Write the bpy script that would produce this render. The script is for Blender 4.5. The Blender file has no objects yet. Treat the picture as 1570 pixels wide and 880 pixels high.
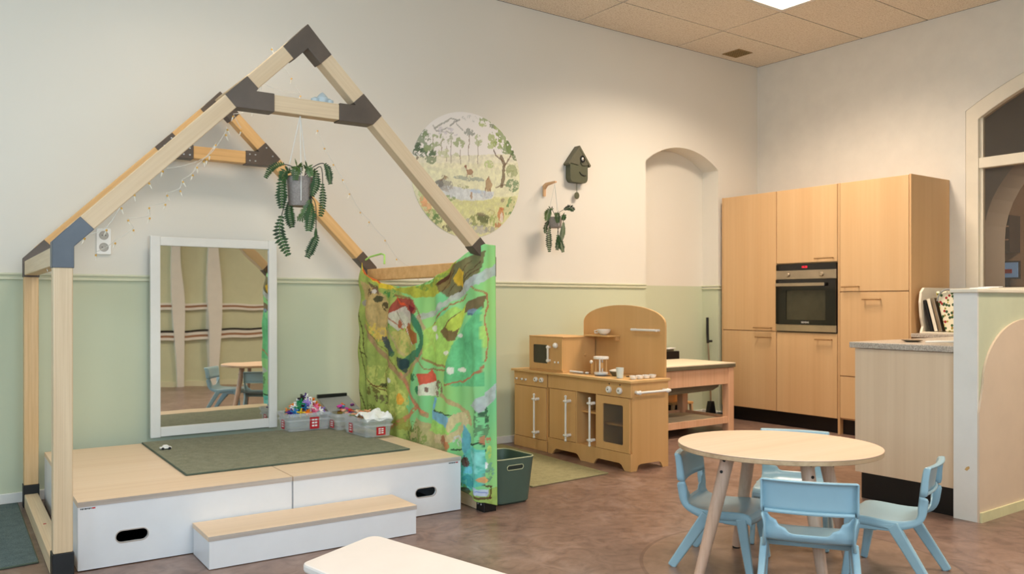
import bpy, bmesh, math, random
import numpy as np
from mathutils import Vector, Matrix
random.seed(7)
R = math.radians
scene = bpy.context.scene
COL = scene.collection

# ------------------------------------------------------------------ camera, light, exposure
cam_d = bpy.data.cameras.new('camera'); cam = bpy.data.objects.new('camera', cam_d); COL.objects.link(cam)
cam.location = (-6.974, -5.394, 1.121); cam.rotation_euler = (R(90), 0, R(54.167 - 90))
cam_d.sensor_width = 36; cam_d.lens = 36 * 1274.4 / 1570; cam_d.shift_y = 23.26 / 1570; cam_d.clip_start = 0.05
scene.camera = cam
vs = scene.view_settings
vs.view_transform = 'Standard'; vs.look = 'None'; vs.gamma = 1; vs.use_curve_mapping = False
vs.exposure = 0.08
LAMP_W, LAMP_C = (58, 13, 58, 26), (1.0, 0.815, 0.635)
DAY_W, DAY_C = 80, (0.78, 0.89, 1.0)
w = bpy.data.worlds.new('world'); scene.world = w; w.use_nodes = True
w.node_tree.nodes['Background'].inputs[0].default_value = (0.75, 0.86, 1.0, 1)
w.node_tree.nodes['Background'].inputs[1].default_value = 1.0
scene.cycles.max_bounces = 8; scene.cycles.diffuse_bounces = 5; scene.cycles.transparent_max_bounces = 12
scene.cycles.caustics_reflective = False; scene.cycles.caustics_refractive = False
scene.cycles.sample_clamp_indirect = 4

def area(name, loc, rot, sx, sy, energy, color):
    l = bpy.data.lights.new(name, 'AREA'); l.shape = 'RECTANGLE'; l.size = sx; l.size_y = sy
    l.energy = energy; l.color = color
    o = bpy.data.objects.new(name, l); COL.objects.link(o); o.location = loc; o.rotation_euler = rot
    return o
# daylight outside the two tall windows of the left wall
for yy in (-2.3, -5.3):
    area('window_daylight', (-9.75, yy, 1.95), (0, R(-90), 0), 2.2, 2.2, DAY_W, DAY_C)
for xx in (-7.9, -5.7):
    area('window_daylight', (xx, -7.75, 1.9), (R(90), 0, 0), 1.9, 2.0, 140, DAY_C)
# unseen warm area light added to brighten the neighbouring room
area('next_room_fill', (2.6, -3.2, 3.3), (0, 0, 0), 1.2, .6, 60, (1, .85, .7))
scene.objects['next_room_fill'].data.energy = 95

# ------------------------------------------------------------------ colours and materials
def lin(c):
    r = []
    for v in c:
        v /= 255.0
        r.append(v / 12.92 if v <= 0.04045 else ((v + 0.055) / 1.055) ** 2.4)
    return tuple(r) + (1.0,)
MATS = {}
def base(name, color=(200, 200, 200), rough=.5, metal=0, spec=.5):
    m = bpy.data.materials.new(name); m.use_nodes = True
    n = m.node_tree.nodes; b = n['Principled BSDF']
    b.inputs['Base Color'].default_value = lin(color); b.inputs['Roughness'].default_value = rough
    b.inputs['Metallic'].default_value = metal; b.inputs['Specular IOR Level'].default_value = spec
    MATS[name] = m
    return m, n, m.node_tree.links, b
def noise(n, l, scale, detail=4, rough=.6, vec=None):
    t = n.new('ShaderNodeTexNoise'); t.inputs['Scale'].default_value = scale
    t.inputs['Detail'].default_value = detail; t.inputs['Roughness'].default_value = rough
    if vec is not None: l.new(vec, t.inputs['Vector'])
    return t.outputs['Fac']
def coords(n, l, scale=(1, 1, 1), rnd=True, tilt=0):
    tc = n.new('ShaderNodeTexCoord'); mp = n.new('ShaderNodeMapping'); mp.inputs['Scale'].default_value = scale
    rt_ = n.new('ShaderNodeMapping'); rt_.inputs['Rotation'].default_value = (0, tilt, 0)
    l.new(tc.outputs['Object'], rt_.inputs['Vector']); l.new(rt_.outputs[0], mp.inputs['Vector'])
    if rnd:
        oi = n.new('ShaderNodeObjectInfo'); mu = n.new('ShaderNodeMath'); mu.operation = 'MULTIPLY'; mu.inputs[1].default_value = 30
        l.new(oi.outputs['Random'], mu.inputs[0]); l.new(mu.outputs[0], mp.inputs['Location'])
    return mp.outputs[0]
def ramp(n, l, fac, stops):
    r = n.new('ShaderNodeValToRGB'); e = r.color_ramp.elements
    while len(e) < len(stops): e.new(.5)
    for i, (p, c) in enumerate(stops): e[i].position = p; e[i].color = lin(c)
    l.new(fac, r.inputs['Fac']); return r.outputs['Color']
def bump(n, l, b, h, strength, dist=.002):
    bp = n.new('ShaderNodeBump'); bp.inputs['Strength'].default_value = strength; bp.inputs['Distance'].default_value = dist
    l.new(h, bp.inputs['Height']); l.new(bp.outputs[0], b.inputs['Normal'])
def paint(name, c, rough=.5, var=.03, metal=0, bmp=.0, spec=.5):
    m, n, l, b = base(name, c, rough, metal, spec)
    v = coords(n, l); f = noise(n, l, 6, 5, .6, v)
    c2 = tuple(max(0, x * (1 - var * 2)) for x in c); c3 = tuple(min(255, x * (1 + var)) for x in c)
    l.new(ramp(n, l, f, [(.3, c2), (.7, c3)]), b.inputs['Base Color'])
    if bmp: bump(n, l, b, noise(n, l, 180, 3, .6, v), bmp)
    return m
def wood(name, dark, light, axis='z', rough=.45, scale=1.0, contrast=(.3, .7), spec=.35, fine=.3, tilt=0):
    m, n, l, b = base(name, light, rough, 0, spec)
    s = {'x': (.7, 14, 14), 'y': (14, .7, 14), 'z': (14, 14, .7)}[axis]
    v = coords(n, l, tuple(k * scale for k in s), tilt=tilt)
    f = noise(n, l, 1.0, 6, .62, v)
    c = ramp(n, l, f, [(contrast[0], dark), (contrast[1], light)])
    v2 = coords(n, l, tuple(k * scale * (6 if k > 1 else 1.5) for k in s), tilt=tilt)
    g = noise(n, l, 1.2, 3, .5, v2)
    mx = n.new('ShaderNodeMixRGB'); mx.blend_type = 'MULTIPLY'; mx.inputs[0].default_value = fine
    l.new(c, mx.inputs[1]); l.new(ramp(n, l, g, [(.3, (215, 205, 195)), (.6, (255, 255, 255))]), mx.inputs[2])
    l.new(mx.outputs[0], b.inputs['Base Color']); bump(n, l, b, g, .08)
    return m
def dado_paint(name, low, high, zsplit, tan=None):
    m, n, l, b = base(name, high, .62, 0, .3)
    geo = n.new('ShaderNodeNewGeometry'); sp = n.new('ShaderNodeSeparateXYZ'); l.new(geo.outputs['Position'], sp.inputs[0])
    gt = n.new('ShaderNodeMath'); gt.operation = 'GREATER_THAN'; gt.inputs[1].default_value = zsplit; l.new(sp.outputs['Z'], gt.inputs[0])
    mx = n.new('ShaderNodeMixRGB'); l.new(gt.outputs[0], mx.inputs[0])
    mx.inputs[1].default_value = lin(low); mx.inputs[2].default_value = lin(high)
    f = noise(n, l, 1.3, 4, .5, geo.outputs['Position'])
    mm = n.new('ShaderNodeMixRGB'); mm.blend_type = 'MULTIPLY'; mm.inputs[0].default_value = 1
    l.new(mx.outputs[0], mm.inputs[1]); l.new(ramp(n, l, f, [(.3, (252, 252, 251)), (.7, (255, 255, 255))]), mm.inputs[2])
    l.new(mm.outputs[0], b.inputs['Base Color']); bump(n, l, b, noise(n, l, 60, 5, .7, geo.outputs['Position']), .05, .002)
    return m
def carpet(name, a, c, sc=260):
    m, n, l, b = base(name, c, .95, 0, .1)
    v = coords(n, l, rnd=False); f = noise(n, l, sc, 3, .7, v); g = noise(n, l, 22, 4, .6, v)
    gm = n.new('ShaderNodeMath'); gm.operation = 'MULTIPLY'; gm.inputs[1].default_value = .35; l.new(g, gm.inputs[0])
    ad = n.new('ShaderNodeMath'); ad.operation = 'ADD'; l.new(f, ad.inputs[0]); l.new(gm.outputs[0], ad.inputs[1])
    l.new(ramp(n, l, ad.outputs[0], [(.48, a), (.86, c)]), b.inputs['Base Color'])
    hf = n.new('ShaderNodeMath'); hf.operation = 'MULTIPLY'; hf.inputs[1].default_value = .5
    bump(n, l, b, f, .8, .004)
    return m
def floor_mat():
    m, n, l, b = base('marbled_linoleum', (150, 120, 104), .33, 0, .45)
    v = coords(n, l, (1, 1, 1), False)
    f1 = noise(n, l, 2.2, 8, .68, v)
    w_ = n.new('ShaderNodeTexNoise'); w_.inputs['Scale'].default_value = 7; w_.inputs['Detail'].default_value = 8; w_.inputs['Distortion'].default_value = 2.2
    l.new(v, w_.inputs['Vector'])
    c1 = ramp(n, l, f1, [(.3, (116, 94, 86)), (.52, (140, 116, 104)), (.7, (162, 142, 134))])
    c2 = ramp(n, l, w_.outputs['Fac'], [(.32, (198, 190, 188)), (.5, (236, 230, 226)), (.68, (255, 252, 250))])
    mx = n.new('ShaderNodeMixRGB'); mx.blend_type = 'MULTIPLY'; mx.inputs[0].default_value = .9
    l.new(c1, mx.inputs[1]); l.new(c2, mx.inputs[2])
    # round inlay seam under the table
    vd = n.new('ShaderNodeVectorMath'); vd.operation = 'DISTANCE'; vd.inputs[1].default_value = (-3.93, -3.26, 0)
    l.new(v, vd.inputs[0])
    s = n.new('ShaderNodeMath'); s.operation = 'SUBTRACT'; s.inputs[1].default_value = .665; l.new(vd.outputs['Value'], s.inputs[0])
    ab = n.new('ShaderNodeMath'); ab.operation = 'ABSOLUTE'; l.new(s.outputs[0], ab.inputs[0])
    lt = n.new('ShaderNodeMath'); lt.operation = 'LESS_THAN'; lt.inputs[1].default_value = .008; l.new(ab.outputs[0], lt.inputs[0])
    k = n.new('ShaderNodeMath'); k.operation = 'MULTIPLY'; k.inputs[1].default_value = .4; l.new(lt.outputs[0], k.inputs[0])
    mr = n.new('ShaderNodeMixRGB'); mr.inputs[2].default_value = lin((84, 62, 52)); l.new(k.outputs[0], mr.inputs[0]); l.new(mx.outputs[0], mr.inputs[1])
    ins = n.new('ShaderNodeMath'); ins.operation = 'LESS_THAN'; ins.inputs[1].default_value = -.008; l.new(s.outputs[0], ins.inputs[0])
    k2 = n.new('ShaderNodeMath'); k2.operation = 'MULTIPLY'; k2.inputs[1].default_value = .25; l.new(ins.outputs[0], k2.inputs[0])
    mr2 = n.new('ShaderNodeMixRGB'); mr2.inputs[2].default_value = lin((150, 124, 98)); l.new(k2.outputs[0], mr2.inputs[0]); l.new(mr.outputs[0], mr2.inputs[1])
    l.new(mr2.outputs[0], b.inputs['Base Color']); bump(n, l, b, w_.outputs['Fac'], .08)
    return m
def granite(name):
    m, n, l, b = base(name, (180, 172, 160), .3)
    v = coords(n, l, rnd=False); f = noise(n, l, 220, 4, .8, v)
    l.new(ramp(n, l, f, [(.36, (96, 86, 80)), (.48, (176, 164, 150)), (.62, (212, 204, 192))]), b.inputs['Base Color']); return m
def tile_mat():
    m, n, l, b = base('mineral_ceiling_tile', (222, 205, 178), .9, 0, .1)
    v = coords(n, l, rnd=False); f = noise(n, l, 95, 4, .8, v)
    l.new(ramp(n, l, f, [(.36, (196, 182, 162)), (.5, (232, 222, 206)), (.66, (242, 234, 222))]), b.inputs['Base Color'])
    bump(n, l, b, f, .4, .003); return m
def glass(name, tint=(255, 255, 255), clear=.85, rough=.02):
    m = bpy.data.materials.new(name); m.use_nodes = True; n = m.node_tree.nodes; l = m.node_tree.links
    n.clear(); out = n.new('ShaderNodeOutputMaterial'); mix = n.new('ShaderNodeMixShader'); tr = n.new('ShaderNodeBsdfTransparent')
    gl = n.new('ShaderNodeBsdfPrincipled'); gl.inputs['Base Color'].default_value = lin(tint); gl.inputs['Roughness'].default_value = rough
    tr.inputs[0].default_value = lin(tint); mix.inputs[0].default_value = 1 - clear
    l.new(tr.outputs[0], mix.inputs[1]); l.new(gl.outputs[0], mix.inputs[2]); l.new(mix.outputs[0], out.inputs[0]); MATS[name] = m; return m
def emit(name, c, s):
    m, n, l, b = base(name, c, .5); b.inputs['Emission Color'].default_value = lin(c); b.inputs['Emission Strength'].default_value = s; return m
def vcol(name, rough, sheen=0):
    m, n, l, b = base(name, (200, 200, 200), rough, 0, .15); a = n.new('ShaderNodeVertexColor'); a.layer_name = 'print'
    l.new(a.outputs['Color'], b.inputs['Base Color'])
    v = coords(n, l, rnd=False); bump(n, l, b, noise(n, l, 900, 2, .5, v), .15, .0005); return m

M_wall = dado_paint('wall_paint', (200, 205, 178), (226, 221, 210), 1.262)
M_wall_plain = paint('cream_paint', (226, 221, 210), .6, .01)
M_niche = dado_paint('niche_paint', (200, 205, 178), (226, 221, 210), 1.278)
M_green = paint('sage_paint', (202, 206, 176), .55, .01)
M_rail = paint('rail_paint', (212, 212, 184), .5, .01)
M_white = paint('white_paint', (226, 224, 218), .45, .01)
M_cream = paint('cream_lacquer', (232, 222, 202), .4, .01)
M_tan = paint('tan_panel_paint', (218, 196, 172), .55, .01)
M_floor = floor_mat(); M_tile = tile_mat(); M_granite = granite('grey_speckled_worktop')
M_black = paint('black_plastic', (16, 16, 17), .4, .1)
M_plinth = paint('black_plinth_laminate', (12, 12, 14), .35, .1)
M_pine_z = wood('pale_beam_wood_upright', (214, 186, 150), (228, 204, 170), 'z', .5, 1.6)
M_pine_y = wood('pale_beam_wood', (214, 186, 150), (228, 204, 170), 'y', .5, 1.6)
M_pine_x = wood('pale_beam_wood_cross', (214, 186, 150), (228, 204, 170), 'x', .5, 1.6)
M_honey_x = wood('honey_beam_wood', (214, 160, 98), (236, 190, 128), 'x', .5, 1.6)
M_honey_z = wood('honey_beam_wood_upright', (208, 168, 118), (230, 196, 150), 'z', .5, 1.6)
M_pine_d = [wood('pale_rafter_wood_%d' % k, (214, 186, 150), (228, 204, 170), 'x', .5, 1.2, fine=.15, tilt=R(a)) for k, a in enumerate((45, -45))]
M_honey_d = [wood('honey_rafter_wood_%d' % k, (214, 166, 106), (236, 194, 136), 'x', .5, 1.2, fine=.2, tilt=R(a)) for k, a in enumerate((45, -45))]
M_brkt = paint('grey_steel_connector', (92, 78, 66), .45, .06, 0)
M_brkt2 = paint('slate_steel_connector', (78, 82, 90), .4, .05, 0)
M_screw = paint('zinc_screw', (205, 205, 205), .3, .02, .6)
M_oak = wood('light_oak_laminate', (204, 164, 118), (216, 180, 134), 'z', .42, .4, (.25, .75), .35, .12)
M_oak_side = wood('light_oak_side', (200, 160, 114), (211, 172, 126), 'z', .45, .4, (.3, .7), .35, .12)
M_ash = wood('pale_ash_laminate', (214, 188, 158), (228, 206, 178), 'z', .45, .45, (.2, .8), .35, .14)
M_birch = wood('birch_ply_toy', (208, 162, 104), (220, 176, 120), 'z', .42, .3, (.3, .7), .35, .1)
M_birch_y = wood('birch_ply_toy_top', (208, 166, 106), (222, 182, 126), 'y', .42, .3, (.3, .7), .35, .1)
M_plytop = wood('birch_platform_top', (228, 200, 168), (238, 214, 186), 'x', .45, .35, (.3, .7), .35, .15)
M_plyedge = wood('ply_edge', (172, 160, 150), (200, 190, 182), 'x', .6, 1.2)
M_plyedge_z = wood('ply_edge_upright', (160, 130, 100), (196, 168, 136), 'z', .6, 1.2)
M_melamine = paint('white_melamine', (228, 229, 232), .35, .008)
M_tabletop = wood('beech_table_laminate', (234, 200, 170), (242, 212, 186), 'x', .38, .35, (.3, .7), .35, .15)
M_tableedge = wood('table_ply_edge', (170, 140, 108), (206, 178, 144), 'x', .5, 1)
M_leg = wood('whitewashed_table_leg', (196, 160, 136), (220, 188, 166), 'z', .5, 1.5)
M_pinkwood = wood('pinkish_beech', (214, 168, 132), (226, 184, 150), 'z', .5, .8)
M_carpet = carpet('green_grey_carpet', (114, 118, 100), (160, 160, 140))
M_carpet_olive = carpet('olive_carpet', (132, 128, 94), (176, 168, 130))
M_carpet_blue = carpet('dark_teal_carpet', (74, 88, 90), (112, 128, 128))
M_carpet_edge = paint('carpet_binding', (80, 92, 78), .9, .05)
M_chair = paint('light_blue_plastic', (152, 186, 200), .3, .012, 0, .0)
M_whitep = paint('white_plastic', (236, 234, 228), .35, .01)
M_binm = paint('dark_green_bin_plastic', (78, 98, 86), .5, .02)
M_binrim = paint('pale_bin_rim', (168, 174, 140), .5, .02)
M_steel = paint('brushed_steel', (178, 164, 144), .32, .03, .85)
M_handle = paint('champagne_handle', (176, 140, 98), .35, .03, .6)
M_ovenglass = paint('black_oven_glass', (14, 13, 12), .08, .1)
M_ovenwin = paint('oven_window_glass', (60, 56, 42), .12, .08)
M_darkglass = glass('tinted_window_glass', (226, 222, 216), .95)
M_clearglass = glass('clear_window_glass', (235, 242, 245), .93)
M_clearbox = glass('clear_box_plastic', (250, 251, 252), .82, .12)
M_acryl = glass('toy_acrylic', (225, 222, 215), .94, .1)
M_felt = carpet('grey_felt', (134, 124, 118), (170, 160, 152), 200)
M_leaf = paint('dark_green_leaf', (38, 70, 26), .7, .3)
M_leaf2 = paint('mid_green_leaf', (74, 98, 42), .45, .3)
M_rib = paint('leaf_rib_green', (96, 140, 62), .5, .1)
M_stem = paint('dark_stem', (30, 40, 26), .6, .1)
M_cord = paint('white_cord', (226, 224, 216), .6, .02)
M_olive = paint('olive_green_shell', (88, 90, 68), .5, .03)
M_olive2 = paint('olive_green_roof', (96, 94, 74), .55, .03)
M_hook = wood('pale_hook_wood', (206, 160, 116), (224, 184, 142), 'z')
M_gold = paint('amber_bulb_base', (206, 158, 60), .35, .05)
M_paper = paint('white_paper', (238, 238, 236), .7, .01)
M_red = paint('red_label', (190, 22, 34), .5, .02)
M_grey = paint('grey_plastic', (150, 152, 150), .5, .03)
M_pinkwhite = paint('off_white_table_laminate', (232, 222, 214), .45, .008)
M_lilac = paint('pale_lilac_edge', (204, 204, 222), .45, .01)
M_sand = paint('pale_table_lid', (236, 222, 194), .5, .02)
M_basin = paint('grey_basin', (104, 98, 78), .5, .05)
M_mirror, _n, _l, _b = base('acrylic_mirror', (236, 234, 226), .015, 1.0)
_v = coords(_n, _l, (1, 1, 1), False)

# ------------------------------------------------------------------ mesh and object helpers
class MB:
    def __init__(s): s.v = []; s.f = []
    def add(s, vs, fs):
        k = len(s.v); s.v += [tuple(p) for p in vs]; s.f += [tuple(i + k for i in f) for f in fs]; return s
    def box(s, x0, x1, y0, y1, z0, z1):
        return s.add([(x0, y0, z0), (x1, y0, z0), (x1, y1, z0), (x0, y1, z0), (x0, y0, z1), (x1, y0, z1), (x1, y1, z1), (x0, y1, z1)],
                     [(0, 3, 2, 1), (4, 5, 6, 7), (0, 1, 5, 4), (1, 2, 6, 5), (2, 3, 7, 6), (3, 0, 4, 7)])
    def obox(s, c, ax, ay, az, hx, hy, hz):
        c = Vector(c); P = [c + ax * (i * hx) + ay * (j * hy) + az * (k * hz) for k in (-1, 1) for (i, j) in ((-1, -1), (1, -1), (1, 1), (-1, 1))]
        return s.add(P, [(0, 3, 2, 1), (4, 5, 6, 7), (0, 1, 5, 4), (1, 2, 6, 5), (2, 3, 7, 6), (3, 0, 4, 7)])
    def cyl(s, p0, p1, r0, r1=None, n=16):
        r1 = r0 if r1 is None else r1; p0 = Vector(p0); p1 = Vector(p1); d = (p1 - p0).normalized()
        a = d.orthogonal().normalized(); b = d.cross(a); V = []
        for p, r in ((p0, r0), (p1, r1)): V += [p + (a * math.cos(2 * math.pi * i / n) + b * math.sin(2 * math.pi * i / n)) * r for i in range(n)]
        F = [(i, (i + 1) % n, n + (i + 1) % n, n + i) for i in range(n)] + [tuple(range(n - 1, -1, -1)), tuple(range(n, 2 * n))]
        return s.add(V, F)
    def beam(s, p0, p1, wd, th, up=(0, 0, 1), w1=None, t1=None):
        p0 = Vector(p0); p1 = Vector(p1); d = (p1 - p0).normalized(); up = Vector(up)
        a = d.cross(up).normalized(); b = a.cross(d).normalized(); w1 = wd if w1 is None else w1; t1 = th if t1 is None else t1; V = []
        for p, w_, t_ in ((p0, wd, th), (p1, w1, t1)): V += [p + a * (i * w_ / 2) + b * (j * t_ / 2) for (i, j) in ((-1, -1), (1, -1), (1, 1), (-1, 1))]
        return s.add(V, [(0, 3, 2, 1), (4, 5, 6, 7), (0, 1, 5, 4), (1, 2, 6, 5), (2, 3, 7, 6), (3, 0, 4, 7)])
    def tube(s, pts, r, n=8):
        pts = [Vector(p) for p in pts]; V = []; m = len(pts); pa = None
        for i, p in enumerate(pts):
            d = (pts[min(i + 1, m - 1)] - pts[max(i - 1, 0)]).normalized()
            a = (pa - d * pa.dot(d)).normalized() if pa is not None and (pa - d * pa.dot(d)).length > 1e-6 else d.orthogonal().normalized()
            pa = a; b = d.cross(a); rr = r[i] if isinstance(r, (list, tuple)) else r
            V += [p + (a * math.cos(2 * math.pi * k / n) + b * math.sin(2 * math.pi * k / n)) * rr for k in range(n)]
        F = [(i * n + k, i * n + (k + 1) % n, (i + 1) * n + (k + 1) % n, (i + 1) * n + k) for i in range(m - 1) for k in range(n)]
        F += [tuple(range(n - 1, -1, -1)), tuple(range((m - 1) * n, m * n))]
        return s.add(V, F)
    def prism(s, poly, a, b, axis='y'):
        f = {'y': lambda p, t: (p[0], t, p[1]), 'x': lambda p, t: (t, p[0], p[1]), 'z': lambda p, t: (p[0], p[1], t)}[axis]
        n = len(poly); V = [f(p, a) for p in poly] + [f(p, b) for p in poly]
        return s.add(V, [tuple(range(n)), tuple(range(2 * n - 1, n - 1, -1))] + [(i, n + i, n + (i + 1) % n, (i + 1) % n) for i in range(n)])
    def lathe(s, c, prof, n=24, axis='z'):
        V = []; m = len(prof)
        for r, h in prof:
            for k in range(n):
                u, v = r * math.cos(2 * math.pi * k / n), r * math.sin(2 * math.pi * k / n)
                q = {'z': (u, v, h), 'x': (h, u, v), 'y': (u, h, v)}[axis]
                V.append((c[0] + q[0], c[1] + q[1], c[2] + q[2]))
        F = [(i * n + k, i * n + (k + 1) % n, (i + 1) * n + (k + 1) % n, (i + 1) * n + k) for i in range(m - 1) for k in range(n)]
        if prof[0][0] > 1e-5: F.append(tuple(range(n - 1, -1, -1)))
        if prof[-1][0] > 1e-5: F.append(tuple(range((m - 1) * n, m * n)))
        return s.add(V, F)
    def ball(s, c, r, n=12, sz=1.0):
        return s.lathe(c, [(max(1e-4, r * math.sin(math.pi * i / 8)), -r * sz * math.cos(math.pi * i / 8)) for i in range(9)], n)
    def holed(s, outer, hole, a, b, axis='y'):
        """flat plate with one hole: outer and hole are outlines in the plate's plane"""
        f = {'y': lambda p, t: (p[0], t, p[1]), 'x': lambda p, t: (t, p[0], p[1]), 'z': lambda p, t: (p[0], p[1], t)}[axis]
        bm = bmesh.new(); E = []
        for lp in (outer, hole):
            vv = [bm.verts.new((p[0], p[1], 0)) for p in lp]; E += [bm.edges.new((vv[i], vv[(i + 1) % len(vv)])) for i in range(len(vv))]
        bmesh.ops.triangle_fill(bm, use_beauty=True, edges=E)
        bm.verts.index_update(); tri = [tuple(v.index for v in fc.verts) for fc in bm.faces]; P = [(v.co.x, v.co.y) for v in bm.verts]; bm.free()
        n = len(P); V = [f(p, a) for p in P] + [f(p, b) for p in P]; F = tri + [tuple(n + i for i in reversed(t)) for t in tri]
        k = 0
        for lp in (outer, hole):
            m = len(lp); F += [(k + i, k + (i + 1) % m, n + k + (i + 1) % m, n + k + i) for i in range(m)]; k += m
        return s.add(V, F)
    def build(s, name, mat, parent=None, bevel=0, smooth=False, off=None, sub=0, solid=0):
        o_ = (0, 0, 0)
        if parent is not None:
            r = parent
            while r.parent is not None: r = r.parent
            o_ = OFF.get(r.name, (0, 0, 0))
        if off is not None: o_ = off
        me = bpy.data.meshes.new(name); me.from_pydata([(x - o_[0], y - o_[1], z - o_[2]) for x, y, z in s.v], [], s.f); me.update()
        bm = bmesh.new(); bm.from_mesh(me); bmesh.ops.recalc_face_normals(bm, faces=bm.faces); bm.to_mesh(me); bm.free()
        if smooth: me.polygons.foreach_set('use_smooth', [True] * len(me.polygons))
        me.materials.append(mat); o = bpy.data.objects.new(name, me); COL.objects.link(o)
        if parent is not None: o.parent = parent
        elif off is not None: o.location = off
        if solid:
            md = o.modifiers.new('thickness', 'SOLIDIFY'); md.thickness = solid; md.offset = 0
        if bevel:
            md = o.modifiers.new('edge', 'BEVEL'); md.width = bevel; md.segments = 2; md.limit_method = 'ANGLE'; md.angle_limit = R(40)
        if sub:
            md = o.modifiers.new('smooth', 'SUBSURF'); md.levels = sub; md.render_levels = sub
        if smooth and not sub:
            try: me.set_sharp_from_angle(angle=R(40))
            except Exception: pass
        return o
OFF = {}
def thing(name, label, cat, loc=(0, 0, 0), group=None):
    o = bpy.data.objects.new(name, None); COL.objects.link(o); o.location = loc; o.empty_display_size = .1
    o['label'] = label; o['category'] = cat
    if group: o['group'] = group
    OFF[o.name] = tuple(loc); return o
def tag(o, label, cat, group=None):
    o['label'] = label; o['category'] = cat
    if group: o['group'] = group
    return o
def struct(o): o['kind'] = 'structure'; return o
def copy_tree(o, parent=None):
    c = o.copy(); COL.objects.link(c)
    if parent: c.parent = parent
    for ch in list(o.children): copy_tree(ch, c)
    return c
def B(x0, x1, y0, y1, z0, z1): return MB().box(x0, x1, y0, y1, z0, z1)
def rounded(x0, x1, z0, z1, r, n=6):
    P = []
    for cx, cz, a0 in ((x1 - r, z1 - r, 0), (x0 + r, z1 - r, 90), (x0 + r, z0 + r, 180), (x1 - r, z0 + r, 270)):
        for i in range(n + 1):
            a = R(a0 + 90 * i / n); P.append((cx + r * math.cos(a), cz + r * math.sin(a)))
    return P
def rect(x0, x1, z0, z1): return [(x0, z0), (x1, z0), (x1, z1), (x0, z1)]
def text(name, body, mat, parent, size, loc, rot, depth=.0006, off=(0, 0, 0)):
    cu = bpy.data.curves.new(name, 'FONT'); cu.body = body; cu.size = size; cu.extrude = depth; cu.align_x = 'CENTER'; cu.align_y = 'CENTER'
    t = bpy.data.objects.new('tmp', cu); COL.objects.link(t); dg = bpy.context.evaluated_depsgraph_get()
    me = bpy.data.meshes.new_from_object(t.evaluated_get(dg)); bpy.data.objects.remove(t)
    me.materials.clear(); me.materials.append(mat); o = bpy.data.objects.new(name, me); COL.objects.link(o)
    o.parent = parent; r = parent
    while r.parent is not None: r = r.parent
    q = OFF.get(r.name, (0, 0, 0)); o.location = tuple(loc[i] - q[i] for i in range(3)); o.rotation_euler = rot; return o
def paint_mesh(me, S, pos, basef, alpha=.93):
    """colour every vertex from the printed design and any shade painted with it, a list of outlines, strokes and blots in the fabric's own coordinates"""
    u = pos[:, 0]; v = pos[:, 1]; c = basef(u, v)
    rg = np.random.RandomState(5); T_ = rg.rand(128, 128)
    def vn(f, ox):
        a = (u * f + ox) % 127; b = (v * f + ox * 1.7) % 127; i = a.astype(int); j = b.astype(int); p = a - i; q = b - j
        p = p * p * (3 - 2 * p); q = q * q * (3 - 2 * q)
        return (T_[i, j] * (1 - p) + T_[i + 1, j] * p) * (1 - q) + (T_[i, j + 1] * (1 - p) + T_[i + 1, j + 1] * p) * q
    nz = .5 * vn(40, 3) + .32 * vn(95, 11) + .18 * vn(210, 29); jag = (vn(26, 7) - .5) * .010 + (vn(80, 50) - .5) * .006
    fine = .5 + (nz - .5) * 1.4
    for it in S:
        kind, col, mt = it[0], np.array(lin(it[1])[:3]), it[2]
        if kind == 'p':
            P = it[3]; inside = np.zeros(len(u), bool); uu = u + jag; vv = v + jag * .7
            for i in range(len(P)):
                x1, y1 = P[i]; x2, y2 = P[i - 1]
                if y1 == y2: continue
                cnd = ((y1 > vv) != (y2 > vv)) & (uu < (x2 - x1) * (vv - y1) / (y2 - y1) + x1); inside ^= cnd
        elif kind == 'e':
            cx, cy, rx, ry = it[3:7]; rx = max(rx, .004); ry = max(ry, .004)
            d = ((u + jag - cx) / rx) ** 2 + ((v + jag - cy) / ry) ** 2; inside = d < 1
        else:
            wd, P = it[3], it[4]; inside = np.zeros(len(u), bool); ju = u + jag; jv = v - jag
            for i in range(len(P) - 1):
                ax, ay = P[i]; bx, by = P[i + 1]; dx, dy = bx - ax, by - ay; L2 = dx * dx + dy * dy + 1e-9
                t = np.clip(((ju - ax) * dx + (jv - ay) * dy) / L2, 0, 1)
                inside |= np.hypot(ju - ax - t * dx, jv - ay - t * dy) < wd / 2
        if mt: inside &= nz > .22 + mt * .55
        k = .80 + .40 * fine[inside]
        c[inside] = np.clip(c[inside] * (1 - alpha) + alpha * col[None, :] * k[:, None], 0, 1)
    at = me.color_attributes.new('print', 'FLOAT_COLOR', 'POINT')
    at.data.foreach_set('color', np.concatenate([c, np.ones((len(c), 1))], 1).astype(np.float32).ravel())

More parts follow.
